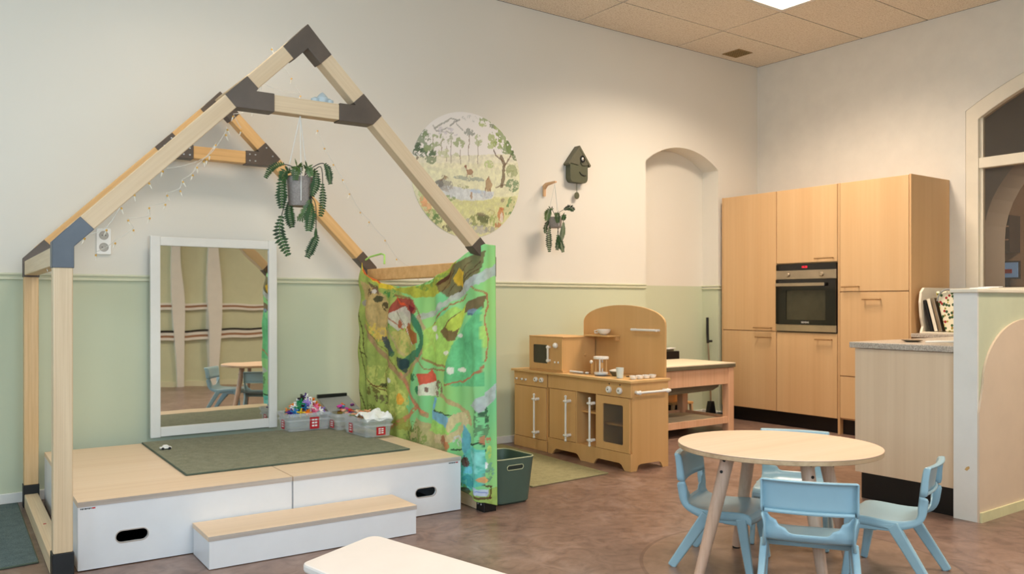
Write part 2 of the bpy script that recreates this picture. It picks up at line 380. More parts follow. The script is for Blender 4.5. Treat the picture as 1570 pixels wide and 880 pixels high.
# printed designs, plus a teal-green fold shadow painted into the cloth: outlines in the fabric's (along, height) metres and on the wall (x, z)
CLOTH= [('p',(172,178,86),0,[(-0.277,1.505),(0.453,1.259),(0.806,1.095),(0.806,0.743),(0.652,0.492),(0.848,0.24),(0.453,0.141),(-0.277,0.029)]),('p',(196,200,110),0.5,[(0.055,0.696),(0.453,0.721),(0.722,0.5),(0.545,0.4),(0.159,0.529)]),('p',(208,172,118),0,[(0.013,1.268),(0.358,1.177),(0.472,1.052),(0.434,0.877),(0.26,0.879),(0.055,1.091)]),('p',(222,190,90),0.5,[(0.055,1.003),(0.358,0.967),(0.434,0.885),(0.309,0.86),(0.139,0.918)]),('p',(242,205,60),0,[(-0.052,1.426),(0.108,1.397),(0.377,1.26),(0.545,1.2),(0.309,1.211),(0.055,1.324)]),('p',(225,85,55),0,[(0.024,1.365),(0.18,1.325),(0.358,1.24),(0.26,1.246),(0.076,1.311)]),('p',(110,80,65),0.3,[(0.108,1.257),(0.26,1.22),(0.339,1.168),(0.24,1.178)]),('e',(215,205,195),0,0.21,1.191,0.04,0.013),('e',(60,140,75),0.5,0.472,1.176,0.109,0.029),('e',(45,60,45),0,0.29,1.143,0.068,0.022),('e',(90,70,55),0.3,0.139,1.187,0.051,0.026),('e',(90,150,70),0.5,0.434,0.968,0.056,0.038),('e',(70,60,40),0.3,0.377,1.093,0.038,0.033),('p',(186,178,55),0,[(0.499,1.204),(0.969,1.225),(1.233,1.333),(1.304,1.348),(1.197,1.206),(1.062,1.152),(0.806,1.149)]),('p',(120,150,70),0.5,[(0.806,1.212),(1.197,1.297),(1.197,1.25),(0.929,1.183)]),('p',(118,92,66),0,[(1.085,1.223),(1.269,1.331),(1.544,1.396),(1.487,1.236),(1.311,1.147),(1.182,1.148),(1.108,1.185)]),('k',(90,68,48),0,0.006,[(1.197,1.169),(1.441,1.342)]),('k',(90,68,48),0,0.006,[(1.138,1.185),(1.269,1.295)]),('k',(95,70,50),0,0.006,[(1.269,1.162),(1.507,1.332)]),('k',(95,72,52),0,0.006,[(1.339,1.204),(1.519,1.305)]),('p',(228,188,62),0,[(1.247,1.249),(1.325,1.311),(1.394,1.281),(1.367,1.203),(1.29,1.212)]),('p',(85,48,34),0,[(1.07,1.223),(1.247,1.303),(1.197,1.257),(1.108,1.215)]),('k',(188,192,188),0,0.05,[(1.61,1.3),(1.519,1.253),(1.373,1.186)]),('k',(188,190,180),0,0.035,[(1.373,1.186),(1.197,1.126),(1.031,1.058),(0.848,1.033)]),('k',(170,100,70),0,0.008,[(1.407,1.161),(1.226,1.104),(1.062,1.036),(0.985,0.963),(0.969,0.867)]),('k',(192,165,125),0,0.03,[(0.848,1.033),(0.929,0.961),(0.985,0.906),(1.031,0.851)]),('k',(150,110,75),0,0.012,[(0.527,1.167),(0.722,1.142),(0.823,1.095),(0.872,1.033)]),('p',(168,48,62),0,[(0.425,1.051),(0.563,1.151),(0.806,1.134),(0.831,1.064),(0.704,0.999),(0.635,1.062),(0.453,1.043)]),('p',(238,95,55),0,[(0.545,1.159),(0.687,1.094),(0.617,1.102)]),('p',(120,35,50),0,[(0.687,1.11),(0.823,1.087),(0.722,1.007)]),('p',(216,208,190),0,[(0.425,1.039),(0.652,1.094),(0.781,1.016),(0.687,0.974),(0.563,0.939),(0.453,1.002)]),('k',(175,95,60),0,0.008,[(0.453,1.027),(0.635,0.953)]),('k',(150,130,110),0,0.008,[(0.563,1.061),(0.652,0.974)]),('e',(190,90,50),0,0.599,0.985,0.027,0.024),('p',(172,88,48),0,[(0.678,0.994),(0.831,0.931),(0.831,0.877),(0.773,0.866),(0.652,0.942)]),('k',(235,225,205),0,0.008,[(0.652,0.982),(0.687,0.915),(0.773,0.866)]),('p',(200,185,110),0.3,[(0.499,0.937),(0.652,0.942),(0.773,0.859),(0.678,0.795),(0.545,0.808)]),('k',(190,170,120),0,0.02,[(0.453,0.948),(0.545,0.849),(0.652,0.793)]),('k',(55,120,92),0,0.06,[(0.79,1.024),(0.872,0.948),(0.913,0.884),(0.848,0.823),(0.704,0.768),(0.635,0.732)]),('p',(48,62,72),0,[(0.572,0.785),(0.704,0.768),(0.661,0.678),(0.581,0.729)]),('p',(62,72,92),0,[(0.339,0.903),(0.453,0.886),(0.518,0.807),(0.453,0.778),(0.358,0.832)]),('e',(70,110,80),0,0.49,0.797,0.037,0.016),('k',(180,140,105),0,0.035,[(0.055,0.959),(0.21,0.869),(0.358,0.778),(0.563,0.687),(0.635,0.652),(0.704,0.577),(0.806,0.508),(0.953,0.458)]),('k',(215,140,105),0,0.018,[(0.617,0.682),(0.678,0.587),(0.806,0.5),(0.929,0.475)]),('k',(120,80,55),0,0.006,[(0.118,0.939),(0.358,0.82),(0.563,0.707)]),('k',(182,150,112),0,0.022,[(0.635,0.66),(0.806,0.762),(0.985,0.887),(1.024,0.983)]),('k',(200,130,95),0.2,0.03,[(0.823,0.502),(0.635,0.39),(0.453,0.327)]),('p',(176,214,102),0,[(0.929,0.961),(1.269,1.097),(1.394,1.062),(1.269,0.916),(1.197,0.76),(1.008,0.755),(0.905,0.787)]),('p',(122,78,62),0,[(1.108,0.955),(1.407,1.125),(1.552,1.16),(1.515,1.084),(1.353,1.061),(1.276,0.916),(1.211,0.899),(1.138,0.926)]),('p',(196,216,90),0,[(1.167,0.975),(1.38,1.111),(1.332,0.99),(1.269,0.959)]),('e',(132,152,178),0,1.454,1.07,0.053,0.017),('e',(90,110,130),0,1.434,1.059,0.034,0.007),('p',(104,192,132),0,[(1.24,0.879),(1.511,1.098),(1.519,0.676),(1.269,0.656),(1.152,0.672)]),('p',(175,215,110),0.2,[(1.507,0.994),(1.544,0.994),(1.556,0.889),(1.519,0.856)]),('k',(188,112,82),0,0.01,[(1.454,1.202),(1.548,1.167),(1.556,1.098),(1.535,1.028),(1.56,0.924),(1.552,0.837),(1.507,0.753),(1.373,0.697),(1.16,0.654)]),('k',(165,122,84),0,0.012,[(0.905,0.795),(1.008,0.763),(1.197,0.76)]),('k',(165,110,80),0,0.008,[(0.806,0.79),(0.929,0.731),(1.197,0.738)]),('e',(232,230,215),0,1.24,0.741,0.029,0.022),('e',(232,230,215),0,1.339,0.751,0.048,0.014),('e',(232,230,215),0,1.182,0.836,0.036,0.011),('e',(232,230,215),0,1.318,0.936,0.028,0.011),('e',(232,230,215),0,1.031,0.971,0.039,0.019),('e',(232,230,215),0,0.453,0.625,0.037,0.017),('e',(232,230,215),0,1.062,0.924,0.023,0.018),('e',(60,110,70),0.3,0.773,0.67,0.042,0.023),('e',(40,120,80),0.3,0.848,0.598,0.041,0.027),('p',(232,228,208),0,[(0.856,0.629),(1.054,0.672),(1.093,0.589),(0.848,0.567)]),('p',(228,66,62),0,[(0.815,0.689),(0.953,0.706),(0.985,0.731),(1.062,0.673),(0.889,0.632)]),('e',(135,102,86),0.3,1.085,0.63,0.045,0.048),('e',(110,70,60),0,0.945,0.61,0.016,0.015),('p',(126,185,225),0,[(1.031,0.576),(1.07,0.572),(1.039,0.502),(1.0,0.505)]),('p',(122,176,215),0,[(1.0,0.498),(1.247,0.48),(1.197,0.416),(1.0,0.445)]),('k',(50,60,50),0,0.007,[(1.016,0.495),(1.123,0.488),(1.247,0.491)]),('k',(190,160,120),0,0.025,[(1.108,0.591),(1.269,0.555),(1.394,0.526),(1.421,0.465)]),('p',(188,168,122),0,[(0.806,0.43),(1.008,0.415),(1.211,0.385),(1.211,0.287),(0.969,0.22),(0.722,0.281)]),('p',(160,215,110),0,[(1.0,0.437),(1.197,0.416),(1.269,0.382),(1.123,0.348),(0.969,0.372)]),('k',(208,188,148),0,0.05,[(1.226,0.423),(1.269,0.476),(1.353,0.503),(1.38,0.474),(1.311,0.402),(1.197,0.35),(1.047,0.337)]),('e',(128,146,78),0.5,0.79,0.318,0.155,0.086),('e',(95,110,60),0.6,0.739,0.335,0.076,0.048),('e',(150,150,70),0.5,0.635,0.37,0.104,0.04),('e',(105,95,50),0.5,0.21,0.533,0.099,0.035),('e',(162,105,80),0.3,1.145,0.336,0.052,0.033),('e',(200,130,90),0,1.197,0.321,0.036,0.022),('e',(200,205,200),0.4,1.311,0.359,0.049,0.032),('p',(90,165,190),0,[(1.367,0.459),(1.421,0.413),(1.434,0.327),(1.367,0.281),(1.339,0.348)]),('p',(102,198,188),0,[(1.353,0.286),(1.441,0.356),(1.535,0.336),(1.552,0.247),(1.519,0.147),(1.38,0.099),(1.311,0.147),(1.325,0.232)]),('p',(140,215,205),0.3,[(1.421,0.325),(1.519,0.33),(1.535,0.259),(1.461,0.174)]),('e',(70,160,165),0.2,1.407,0.154,0.061,0.032),('e',(120,205,225),0.4,1.38,0.213,0.054,0.024),('k',(40,45,45),0,0.012,[(1.434,0.351),(1.511,0.373),(1.544,0.328)]),('k',(40,45,45),0,0.01,[(1.24,0.305),(1.339,0.316)]),('e',(98,132,96),0.4,1.515,0.483,0.053,0.097),('e',(60,95,70),0.5,1.531,0.509,0.033,0.062),('e',(205,130,100),0,1.527,0.392,0.017,0.028),('e',(200,120,95),0.3,1.56,0.389,0.021,0.014),('e',(190,220,120),0.2,1.568,0.325,0.017,0.035),('p',(184,190,192),0,[(1.61,0.685),(1.61,0.601),(1.511,0.538),(1.421,0.564)]),('k',(60,50,40),0,0.01,[(1.367,0.281),(1.38,0.241)]),('e',(105,52,46),0,1.373,0.254,0.034,0.028),('e',(235,240,240),0.2,1.544,0.252,0.016,0.017),('e',(120,175,150),0.4,1.577,0.227,0.025,0.042),('e',(110,150,125),0.5,1.548,0.196,0.041,0.034),('p',(160,180,92),0,[(1.353,0.094),(1.631,0.133),(1.643,0.009),(1.421,0.023)]),('e',(90,140,60),0.4,1.353,0.119,0.034,0.018),('e',(60,50,45),0.3,1.373,0.098,0.041,0.018),('e',(234,168,105),0,1.523,0.174,0.033,0.018),('k',(90,50,40),0,0.012,[(1.474,0.082),(1.581,0.073)]),('k',(90,50,40),0,0.012,[(1.581,0.136),(1.577,0.074)]),('k',(90,55,45),0,0.01,[(1.519,0.151),(1.577,0.137)]),('p',(196,206,235),0,[(1.441,0.132),(1.56,0.125),(1.56,0.09),(1.448,0.095)]),('k',(110,130,200),0,0.005,[(1.474,0.114),(1.548,0.109)]),('k',(75,62,38),0,0.012,[(-0.074,1.225),(-0.041,0.957),(0.024,0.694),(0.118,0.438)]),('k',(75,62,38),0,0.012,[(-0.019,1.047),(0.034,0.827),(0.118,0.7)]),('k',(75,62,38),0,0.012,[(-0.107,0.685),(-0.03,0.512),(0.055,0.344)]),('k',(110,75,45),0,0.008,[(0.087,0.632),(0.21,0.576),(0.377,0.548),(0.453,0.472)]),('k',(120,60,40),0,0.006,[(0.18,0.574),(0.387,0.57),(0.377,0.674),(0.472,0.722)]),('e',(60,55,40),0,0.358,0.589,0.038,0.012),('k',(60,50,35),0,0.008,[(0.013,0.781),(0.139,0.753)]),('e',(95,85,60),0.5,0.339,0.494,0.086,0.03),('e',(100,110,50),0.5,0.18,0.41,0.12,0.039),('e',(232,162,60),0,0.608,0.52,0.035,0.037),('e',(150,140,140),0.4,0.055,1.113,0.053,0.022),('e',(60,80,60),0.4,-0.074,1.046,0.044,0.036)]
MURAL= [('p',(222,222,180),0,[(-4.052,2.139),(-2.984,2.243),(-2.984,1.559),(-4.052,1.518)]),('p',(228,224,195),0,[(-4.052,2.186),(-2.984,2.317),(-2.984,2.18),(-4.052,2.11)]),('p',(214,212,158),0,[(-4.052,1.852),(-2.984,1.98),(-2.984,1.559),(-4.052,1.518)]),('p',(205,205,150),0.3,[(-3.661,1.88),(-3.049,1.965),(-3.177,1.733),(-3.603,1.784)]),('k',(160,160,150),0,0.012,[(-3.799,2.427),(-3.65,2.515),(-3.603,2.511)]),('k',(165,165,155),0,0.012,[(-3.765,2.412),(-3.661,2.444)]),('k',(150,150,145),0,0.012,[(-3.661,2.464),(-3.58,2.519)]),('k',(170,168,160),0,0.01,[(-3.81,2.446),(-3.787,2.409),(-3.719,2.408),(-3.632,2.408)]),('k',(165,165,160),0,0.01,[(-3.603,2.481),(-3.544,2.439)]),('e',(205,200,205),0.5,-3.69,2.411,0.104,0.035),('e',(200,200,195),0.6,-3.473,2.538,0.085,0.025),('k',(150,135,115),0,0.007,[(-3.736,2.352),(-3.736,2.238)]),('k',(150,135,115),0,0.007,[(-3.65,2.352),(-3.65,2.178)]),('k',(150,135,115),0,0.007,[(-3.568,2.286),(-3.568,2.176)]),('k',(150,135,115),0,0.007,[(-3.491,2.41),(-3.491,2.209)]),('k',(150,135,115),0,0.007,[(-3.406,2.379),(-3.406,2.192)]),('k',(150,135,115),0,0.007,[(-3.81,2.358),(-3.81,2.236)]),('k',(150,135,115),0,0.007,[(-3.69,2.298),(-3.69,2.184)]),('e',(150,160,110),0.45,-3.736,2.342,0.023,0.049),('e',(175,180,150),0.45,-3.661,2.365,0.034,0.045),('e',(150,165,110),0.45,-3.58,2.34,0.054,0.044),('e',(140,145,135),0.45,-3.485,2.431,0.048,0.03),('e',(175,185,140),0.45,-3.406,2.379,0.036,0.046),('e',(150,165,115),0.45,-3.793,2.33,0.045,0.049),('e',(195,200,160),0.45,-3.69,2.248,0.116,0.03),('e',(170,185,110),0.45,-3.364,2.511,0.037,0.026),('e',(150,165,105),0.45,-3.333,2.546,0.062,0.025),('e',(120,130,90),0.45,-3.271,2.502,0.037,0.021),('e',(118,138,102),0.3,-3.888,2.31,0.067,0.087),('e',(95,115,88),0.3,-3.916,2.239,0.078,0.048),('e',(112,132,98),0.3,-3.833,2.199,0.051,0.049),('e',(130,150,110),0.3,-3.877,2.374,0.044,0.034),('e',(85,105,80),0.3,-3.944,2.255,0.045,0.049),('e',(150,165,120),0.3,-3.844,2.266,0.045,0.029),('e',(90,112,84),0.3,-3.81,2.231,0.034,0.029),('k',(110,95,80),0,0.012,[(-3.944,2.197),(-3.955,2.139)]),('k',(105,82,62),0,0.03,[(-3.183,2.038),(-3.164,2.132),(-3.158,2.216),(-3.19,2.275)]),('k',(110,88,68),0,0.014,[(-3.158,2.2),(-3.101,2.284),(-3.081,2.328)]),('k',(110,88,68),0,0.012,[(-3.177,2.245),(-3.24,2.28),(-3.259,2.319)]),('k',(110,88,68),0,0.008,[(-3.152,2.165),(-3.062,2.173)]),('k',(115,95,75),0,0.01,[(-3.24,2.028),(-3.177,2.048),(-3.139,2.052)]),('e',(165,180,110),0.35,-3.252,2.412,0.062,0.047),('e',(140,158,95),0.35,-3.164,2.433,0.076,0.062),('e',(105,125,80),0.35,-3.088,2.358,0.058,0.068),('e',(125,145,88),0.35,-3.139,2.342,0.058,0.047),('e',(150,168,100),0.35,-3.209,2.366,0.057,0.036),('e',(95,115,75),0.35,-3.049,2.3,0.039,0.047),('e',(175,188,125),0.35,-3.29,2.357,0.044,0.03),('e',(150,160,115),0.35,-3.081,2.171,0.058,0.052),('e',(180,195,130),0.35,-3.302,2.202,0.043,0.031),('e',(95,130,90),0.35,-3.075,2.057,0.065,0.052),('e',(165,178,115),0.35,-3.209,2.5,0.051,0.031),('e',(150,160,150),0.3,-3.485,2.073,0.146,0.016),('e',(150,100,75),0.1,-3.485,2.124,0.03,0.02),('k',(150,100,75),0,0.01,[(-3.509,2.132),(-3.521,2.166)]),('k',(150,110,90),0,0.006,[(-3.503,2.112),(-3.509,2.091)]),('k',(150,110,90),0,0.006,[(-3.461,2.116),(-3.455,2.091)]),('e',(140,95,75),0,-3.521,2.166,0.012,0.01),('e',(165,130,95),0.15,-3.308,2.043,0.031,0.051),('k',(140,105,80),0,0.012,[(-3.333,2.015),(-3.345,1.963)]),('k',(140,105,80),0,0.01,[(-3.29,2.008),(-3.284,1.968)]),('k',(150,115,85),0,0.01,[(-3.321,2.083),(-3.302,2.1)]),('p',(206,212,222),0,[(-3.776,2.009),(-3.603,1.998),(-3.425,1.988),(-3.259,1.99),(-3.271,1.938),(-3.394,1.909),(-3.574,1.901),(-3.719,1.935)]),('e',(180,198,220),0.2,-3.412,1.983,0.073,0.016),('e',(170,180,190),0.5,-3.333,1.954,0.062,0.02),('e',(145,142,138),0.25,-3.713,2.009,0.075,0.04),('e',(120,118,115),0.3,-3.753,2.016,0.04,0.029),('e',(175,172,165),0.3,-3.673,1.983,0.052,0.025),('e',(150,125,100),0.2,-3.713,2.063,0.028,0.015),('k',(140,120,95),0,0.01,[(-3.748,2.041),(-3.713,2.073),(-3.679,2.062)]),('e',(160,165,120),0.4,-3.544,2.008,0.053,0.015),('e',(130,150,100),0.4,-3.661,1.914,0.046,0.025),('e',(160,130,100),0.3,-3.467,1.944,0.012,0.03),('e',(225,160,115),0.15,-3.888,1.874,0.033,0.048),('e',(215,165,125),0.3,-3.855,1.827,0.034,0.039),('e',(130,160,100),0.4,-3.821,1.771,0.051,0.049),('e',(100,130,85),0.4,-3.776,1.739,0.045,0.045),('e',(180,195,140),0.4,-3.933,1.909,0.045,0.048),('e',(90,85,75),0.4,-3.685,1.681,0.047,0.029),('e',(128,138,90),0.4,-3.394,1.757,0.092,0.055),('e',(100,105,75),0.4,-3.351,1.774,0.061,0.036),('e',(130,120,100),0.3,-3.376,1.808,0.043,0.016),('e',(175,172,168),0.4,-3.394,1.686,0.086,0.035),('e',(160,158,155),0.4,-3.497,1.731,0.036,0.035),('e',(150,150,145),0.4,-3.29,1.691,0.063,0.025),('k',(190,185,130),0,0.008,[(-3.314,1.812),(-3.29,1.845),(-3.252,1.832),(-3.271,1.8),(-3.302,1.808)]),('e',(150,165,100),0.5,-3.259,1.764,0.038,0.047),('e',(195,125,85),0.05,-3.19,1.81,0.032,0.057),('e',(235,225,210),0,-3.183,1.789,0.016,0.042),('e',(190,120,80),0,-3.183,1.862,0.025,0.015),('e',(180,115,80),0.1,-3.221,1.73,0.031,0.021),('e',(120,150,100),0.4,-3.088,1.894,0.039,0.068),('e',(105,138,95),0.5,-3.12,1.856,0.039,0.046),('e',(150,140,120),0.2,-3.171,1.93,0.019,0.015),('e',(190,200,150),0.5,-3.603,1.799,0.023,0.02)]
SA=[(-5.666,-0.9,1.956),(-5.697,-0.9,1.901),(-5.73,-0.9,1.863),(-5.763,-0.9,1.829),(-5.783,-0.9,1.786),(-5.836,-0.9,1.748),(-5.848,-0.9,1.699),(-5.913,-0.9,1.671),(-5.919,-0.9,1.623),(-5.997,-0.9,1.601),(-5.994,-0.9,1.549),(-6.098,-0.9,1.533),(-6.071,-0.9,1.485),(-6.155,-0.9,1.416),(-6.243,-0.9,1.355)]
SB=[(-5.699,-1.2,1.984),(-5.706,-1.2,1.957),(-5.795,-1.2,1.825),(-6.001,-1.2,1.748),(-6.065,-1.2,1.686),(-6.128,-1.2,1.626),(-6.185,-1.2,1.561),(-6.246,-1.2,1.455),(-6.337,-1.2,1.412),(-6.493,-1.2,1.289),(-6.478,-1.2,1.31)]
SC=[(-5.013,-0.7,2.144),(-4.972,-0.7,2.044),(-4.914,-0.7,1.952),(-4.854,-0.7,1.866),(-4.807,-0.7,1.783),(-4.738,-0.7,1.676),(-4.676,-0.7,1.619),(-4.569,-0.7,1.511),(-4.486,-0.7,1.395),(-4.388,-0.7,1.335),(-4.331,-0.7,1.282)]
SD=[(-5.366,-0.9,2.518),(-5.251,-0.9,2.374),(-5.198,-0.9,2.283),(-5.425,-0.9,2.311),(-5.468,-0.9,2.162),(-5.574,-0.9,2.12),(-5.532,-0.9,2.048)]

# ------------------------------------------------------------------ the room
H = 3.507
struct(B(-9.2, 0, -7.05, 0, -.1, 0).build('floor', M_floor))
# extra floor in the niche and the next room
struct(B(-1.585, -.6, 0, .2, -.1, 0).build('floor_niche', M_floor))
def arc(x0, x1, z0, rise, n=24):
    hw = (x1 - x0) / 2; Rr = (hw * hw + rise * rise) / (2 * rise); cx = (x0 + x1) / 2; cz = z0 + rise - Rr
    a = math.asin(hw / Rr); return [(cx + Rr * math.sin(-a + 2 * a * i / n), cz + Rr * math.cos(-a + 2 * a * i / n)) for i in range(n + 1)]
NX0, NX1 = -1.585, -.6
wb = MB().box(-9.2, NX0, 0, .35, 0, H).box(NX1, 0, 0, .35, 0, H)
wb.prism(arc(NX0, NX1, 2.405, .165) + [(NX1, H), (NX0, H)], 0, .35, 'y')
struct(wb.build('wall_back', M_wall))
struct(B(NX0, NX1, .2, .35, 0, 2.7).build('wall_niche', M_niche))
rl = MB()
for (a, b) in ((-9.2, NX0), (NX1, 0)):
    rl.box(a, b, -.012, 0, 1.247, 1.262).box(a, b, -.008, 0, 1.262, 1.272).box(a, b, -.015, 0, 1.272, 1.285)
rl.box(NX1 - .012, NX1, -.012, .2, 1.247, 1.262).box(NX1 - .012, NX1, -.012, .2, 1.272, 1.285)
struct(rl.build('trim_1', M_rail, bevel=.003))
bb = MB().box(-9.2, NX0, -.014, 0, 0, .058).box(NX1, 0, -.014, 0, 0, .058).box(NX0, NX1, .188, .2, 0, .055).box(NX1 - .014, NX1, 0, .2, 0, .06)
struct(bb.build('baseboard_back', M_white, bevel=.004))
# ceiling of 1.2 x 0.6 m mineral tiles with thin dark joints, one light panel per bay
TX = [-1.185 - 1.2 * i for i in range(-1, 8)]; TY = [-.55 - .6 * i for i in range(-1, 12)]
LIGHTS = [(-2.385, -1.75), (-6.0 + .015, -1.75), (-2.385, -4.75), (-5.985, -4.75)]
cm = MB()
for i in range(len(TX)):
    for j in range(len(TY)):
        x1 = min(TX[i], 0); x0 = max(TX[i] - 1.2, -9.2); y1 = min(TY[j], 0); y0 = max(TY[j] - .6, -7.05)
        if x1 - x0 < .02 or y1 - y0 < .02: continue
        if any(abs(x0 - lx) < .1 and abs(y0 - ly) < .1 for lx, ly in LIGHTS): continue
        cm.box(x0 + .006, x1 - .006, y0 + .006, y1 - .006, H, H + .05)
struct(cm.build('ceiling', M_tile))
struct(B(-9.2, .3, -7.05, .35, H + .05, H + .1).build('ceiling_upper', paint('dark_brown_joint', (30, 22, 16), .8)))
# right wall with the arched window
WY0, WY1 = -4.83, -2.06
wr = MB().box(0, .3, WY1, .35, 0, H).box(0, .3, -7.05, WY0, 0, H).box(0, .3, WY0, WY1, 0, .95)
wr.prism(arc(WY0, WY1, 2.68, .4) + [(WY1, H), (WY0, H)], 0, .3, 'x')
struct(wr.build('wall_right', M_wall_plain))
wf = MB(); o_in = arc(WY0 + .10, WY1 - .10, 2.60, .38)
o_out = arc(WY0, WY1, 2.68, .4)
wf.prism([(WY0, .95)] + o_out + [(WY1, .95), (WY1 - .10, .95)] + o_in[::-1] + [(WY0 + .10, .95)], 0, .09, 'x')
wf.box(.005, .085, WY0 + .1, WY1 - .1, 2.20, 2.285).box(.0, .09, WY0 + .1, WY1 - .1, .95, 1.02)
wf.box(.01, .08, -3.50, -3.42, 1.02, 2.2)
W1o = struct(wf.build('window_1', M_cream, bevel=.006))
# inner glazing bead, glass
bd = MB()
for (y0, y1) in ((WY1 - .122, WY1 - .10), (WY0 + .10, WY0 + .122)): bd.box(.03, .07, y0, y1, 1.02, 2.2).box(.03, .07, y0, y1, 2.285, 2.63)
bo = bd.build('glazing_bead', M_cream, W1o)
g = MB(); g.prism([(WY0 + .11, 1.0), (WY0 + .11, 2.605)] + arc(WY0 + .11, WY1 - .11, 2.605, .375)[1:-1] + [(WY1 - .11, 2.605), (WY1 - .11, 1.0)], .048, .054, 'x')
g.build('window_glass', M_darkglass, W1o)
# next room behind the glass
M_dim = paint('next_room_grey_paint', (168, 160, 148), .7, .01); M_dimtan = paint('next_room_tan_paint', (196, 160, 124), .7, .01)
nr = MB().box(.3, 4.2, -7.05, 1.5, -.1, 0); struct(nr.build('floor_next_room', M_floor))
struct(B(.3, 4.2, -7.05, 1.5, 3.5, 3.6).build('ceiling_next_room', M_dim))
ar = MB(); ay0, ay1 = -3.6, -1.47
ar.box(1.6, 2.05, ay1, 1.5, 0, 3.5).box(1.6, 2.05, -7.05, ay0, 0, 3.5)
ell = [((ay0 + ay1) / 2 - (ay1 - ay0) / 2 * math.cos(math.pi * i / 24), 1.75 + 1.0 * math.sin(math.pi * i / 24)) for i in range(25)]
ar.prism([(ay0, 1.75)] + ell[1:-1] + [(ay1, 1.75), (ay1, 3.5), (ay0, 3.5)], 1.6, 2.05, 'x')
struct(ar.build('wall_arched_next_room', M_dim))
struct(B(3.9, 4.0, -7.05, 1.5, 0, 3.5).build('wall_far_next_room', M_dimtan))
struct(B(.3, 4.2, 1.5, 1.6, 0, 3.5).build('wall_side_next_room', M_dim))
struct(B(.3, 4.2, -7.15, -7.05, 0, 3.5).build('wall_end_next_room', M_dim))
t = thing('wall_cabinet', 'dark wall cabinet with shelves seen through the arched window', 'cabinet', (3.9, -.75, 1.75))
B(3.62, 3.9, -.84, -.60, 1.72, 2.16).build('body', paint('dark_cabinet_brown', (60, 46, 36), .5), t)
for z in (1.86, 2.02): B(3.61, 3.7, -.83, -.61, z, z + .012).build('shelf', M_pinkwood, t)
t = thing('monitor', 'small lit blue monitor seen through the arched window', 'monitor', (3.85, -.75, 1.4))
B(3.78, 3.82, -.86, -.60, 1.42, 1.60).build('screen', emit('blue_screen', (120, 165, 215), .35), t)
B(3.765, 3.779, -.80, -.72, 1.47, 1.52).build('on_screen_picture', M_red, t)
B(3.80, 3.84, -.87, -.59, 1.40, 1.62).build('frame', M_black, t); B(3.79, 3.85, -.75, -.71, 1.3, 1.4).build('stand', M_black, t)
t = thing('sideboard', 'dark sideboard under the blue monitor in the next room', 'sideboard', (3.7, -.8, 0)); B(3.5, 3.89, -1.0, -.4, 0, 1.28).build('body', paint('dark_sideboard', (52, 40, 32), .5), t); B(3.48, 3.89, -1.02, -.38, 1.28, 1.3).build('top', M_black, t)
t = thing('ceiling_lamp', 'small bright ceiling lamp seen high through the arched window', 'lamp', (1.0, -2.16, 3.45)); B(.93, 1.07, -2.25, -2.07, 3.46, 3.5).build('housing', M_white, t); B(.94, 1.06, -2.24, -2.08, 3.45, 3.46).build('diffuser', emit('lamp_white', (255, 244, 225), 5), t)
# wall opposite the mirror, left wall with two tall windows
wfm = MB().box(-4.8, 0, -7.25, -7.05, 0, H).box(-7.0, -6.6, -7.25, -7.05, 0, H).box(-9.2, -8.8, -7.25, -7.05, 0, H)
for a, b in ((-8.8, -7.0), (-6.6, -4.8)): wfm.box(a, b, -7.25, -7.05, 0, .9).box(a, b, -7.25, -7.05, 2.9, H)
struct(wfm.build('wall_front', M_green))
for n_, (a, b) in enumerate(((-8.8, -7.0), (-6.6, -4.8))):
    m = MB().box(a, a + .07, -7.2, -7.12, .9, 2.9).box(b - .07, b, -7.2, -7.12, .9, 2.9).box(a + .07, b - .07, -7.2, -7.12, .9, .97).box(a + .07, b - .07, -7.2, -7.12, 2.83, 2.9).box((a + b) / 2 - .03, (a + b) / 2 + .03, -7.19, -7.13, .97, 2.83)
    wo = struct(m.build('window_%d' % (n_ + 4), M_white)); B(a + .07, b - .07, -7.165, -7.16, .97, 2.83).build('window_glass', M_clearglass, wo)
op = MB()
for z, hh in ((.72, .03), (1.12, .03)): op.box(-4.7, 0, -7.05, -7.05 + .04, z, z + hh)
struct(op.build('trim_2', wood('brown_rail', (140, 100, 74), (170, 128, 98), 'x')))
struct(MB().box(-4.7, 0, -7.05, -7.005, .75, .79).box(-4.7, 0, -7.05, -7.005, 1.15, 1.18).box(-4.7, 0, -7.05, -7.005, .685, .72).box(-4.7, 0, -7.05, -7.005, 1.085, 1.12).build('trim_8', M_white))
struct(MB().box(-4.7, 0, -7.05, -7.0, .79, .815).build('trim_9', M_black))
d = MB()
for x0 in (-3.98, -3.52): d.box(x0, x0 + .14, -7.05, -6.98, 0, 3.4)
d.box(-3.84, -3.52, -7.05, -7.0, 2.2, 3.4).box(-3.84, -3.52, -7.05, -6.98, 3.0, 3.4)
struct(d.build('trim_3', M_white))
struct(B(-9.2, 0, -7.05, -7.035, 0, .08).build('baseboard_front', M_rail))
wl = MB(); ys = [-7.05, -6.3, -4.3, -3.3, -1.3, .35]
for k in (0, 2, 4): wl.box(-9.4, -9.2, ys[k], ys[k + 1], 0, H)
for k in (1, 3): wl.box(-9.4, -9.2, ys[k], ys[k + 1], 0, .9).box(-9.4, -9.2, ys[k], ys[k + 1], 3.0, H)
struct(wl.build('wall_left', M_wall))
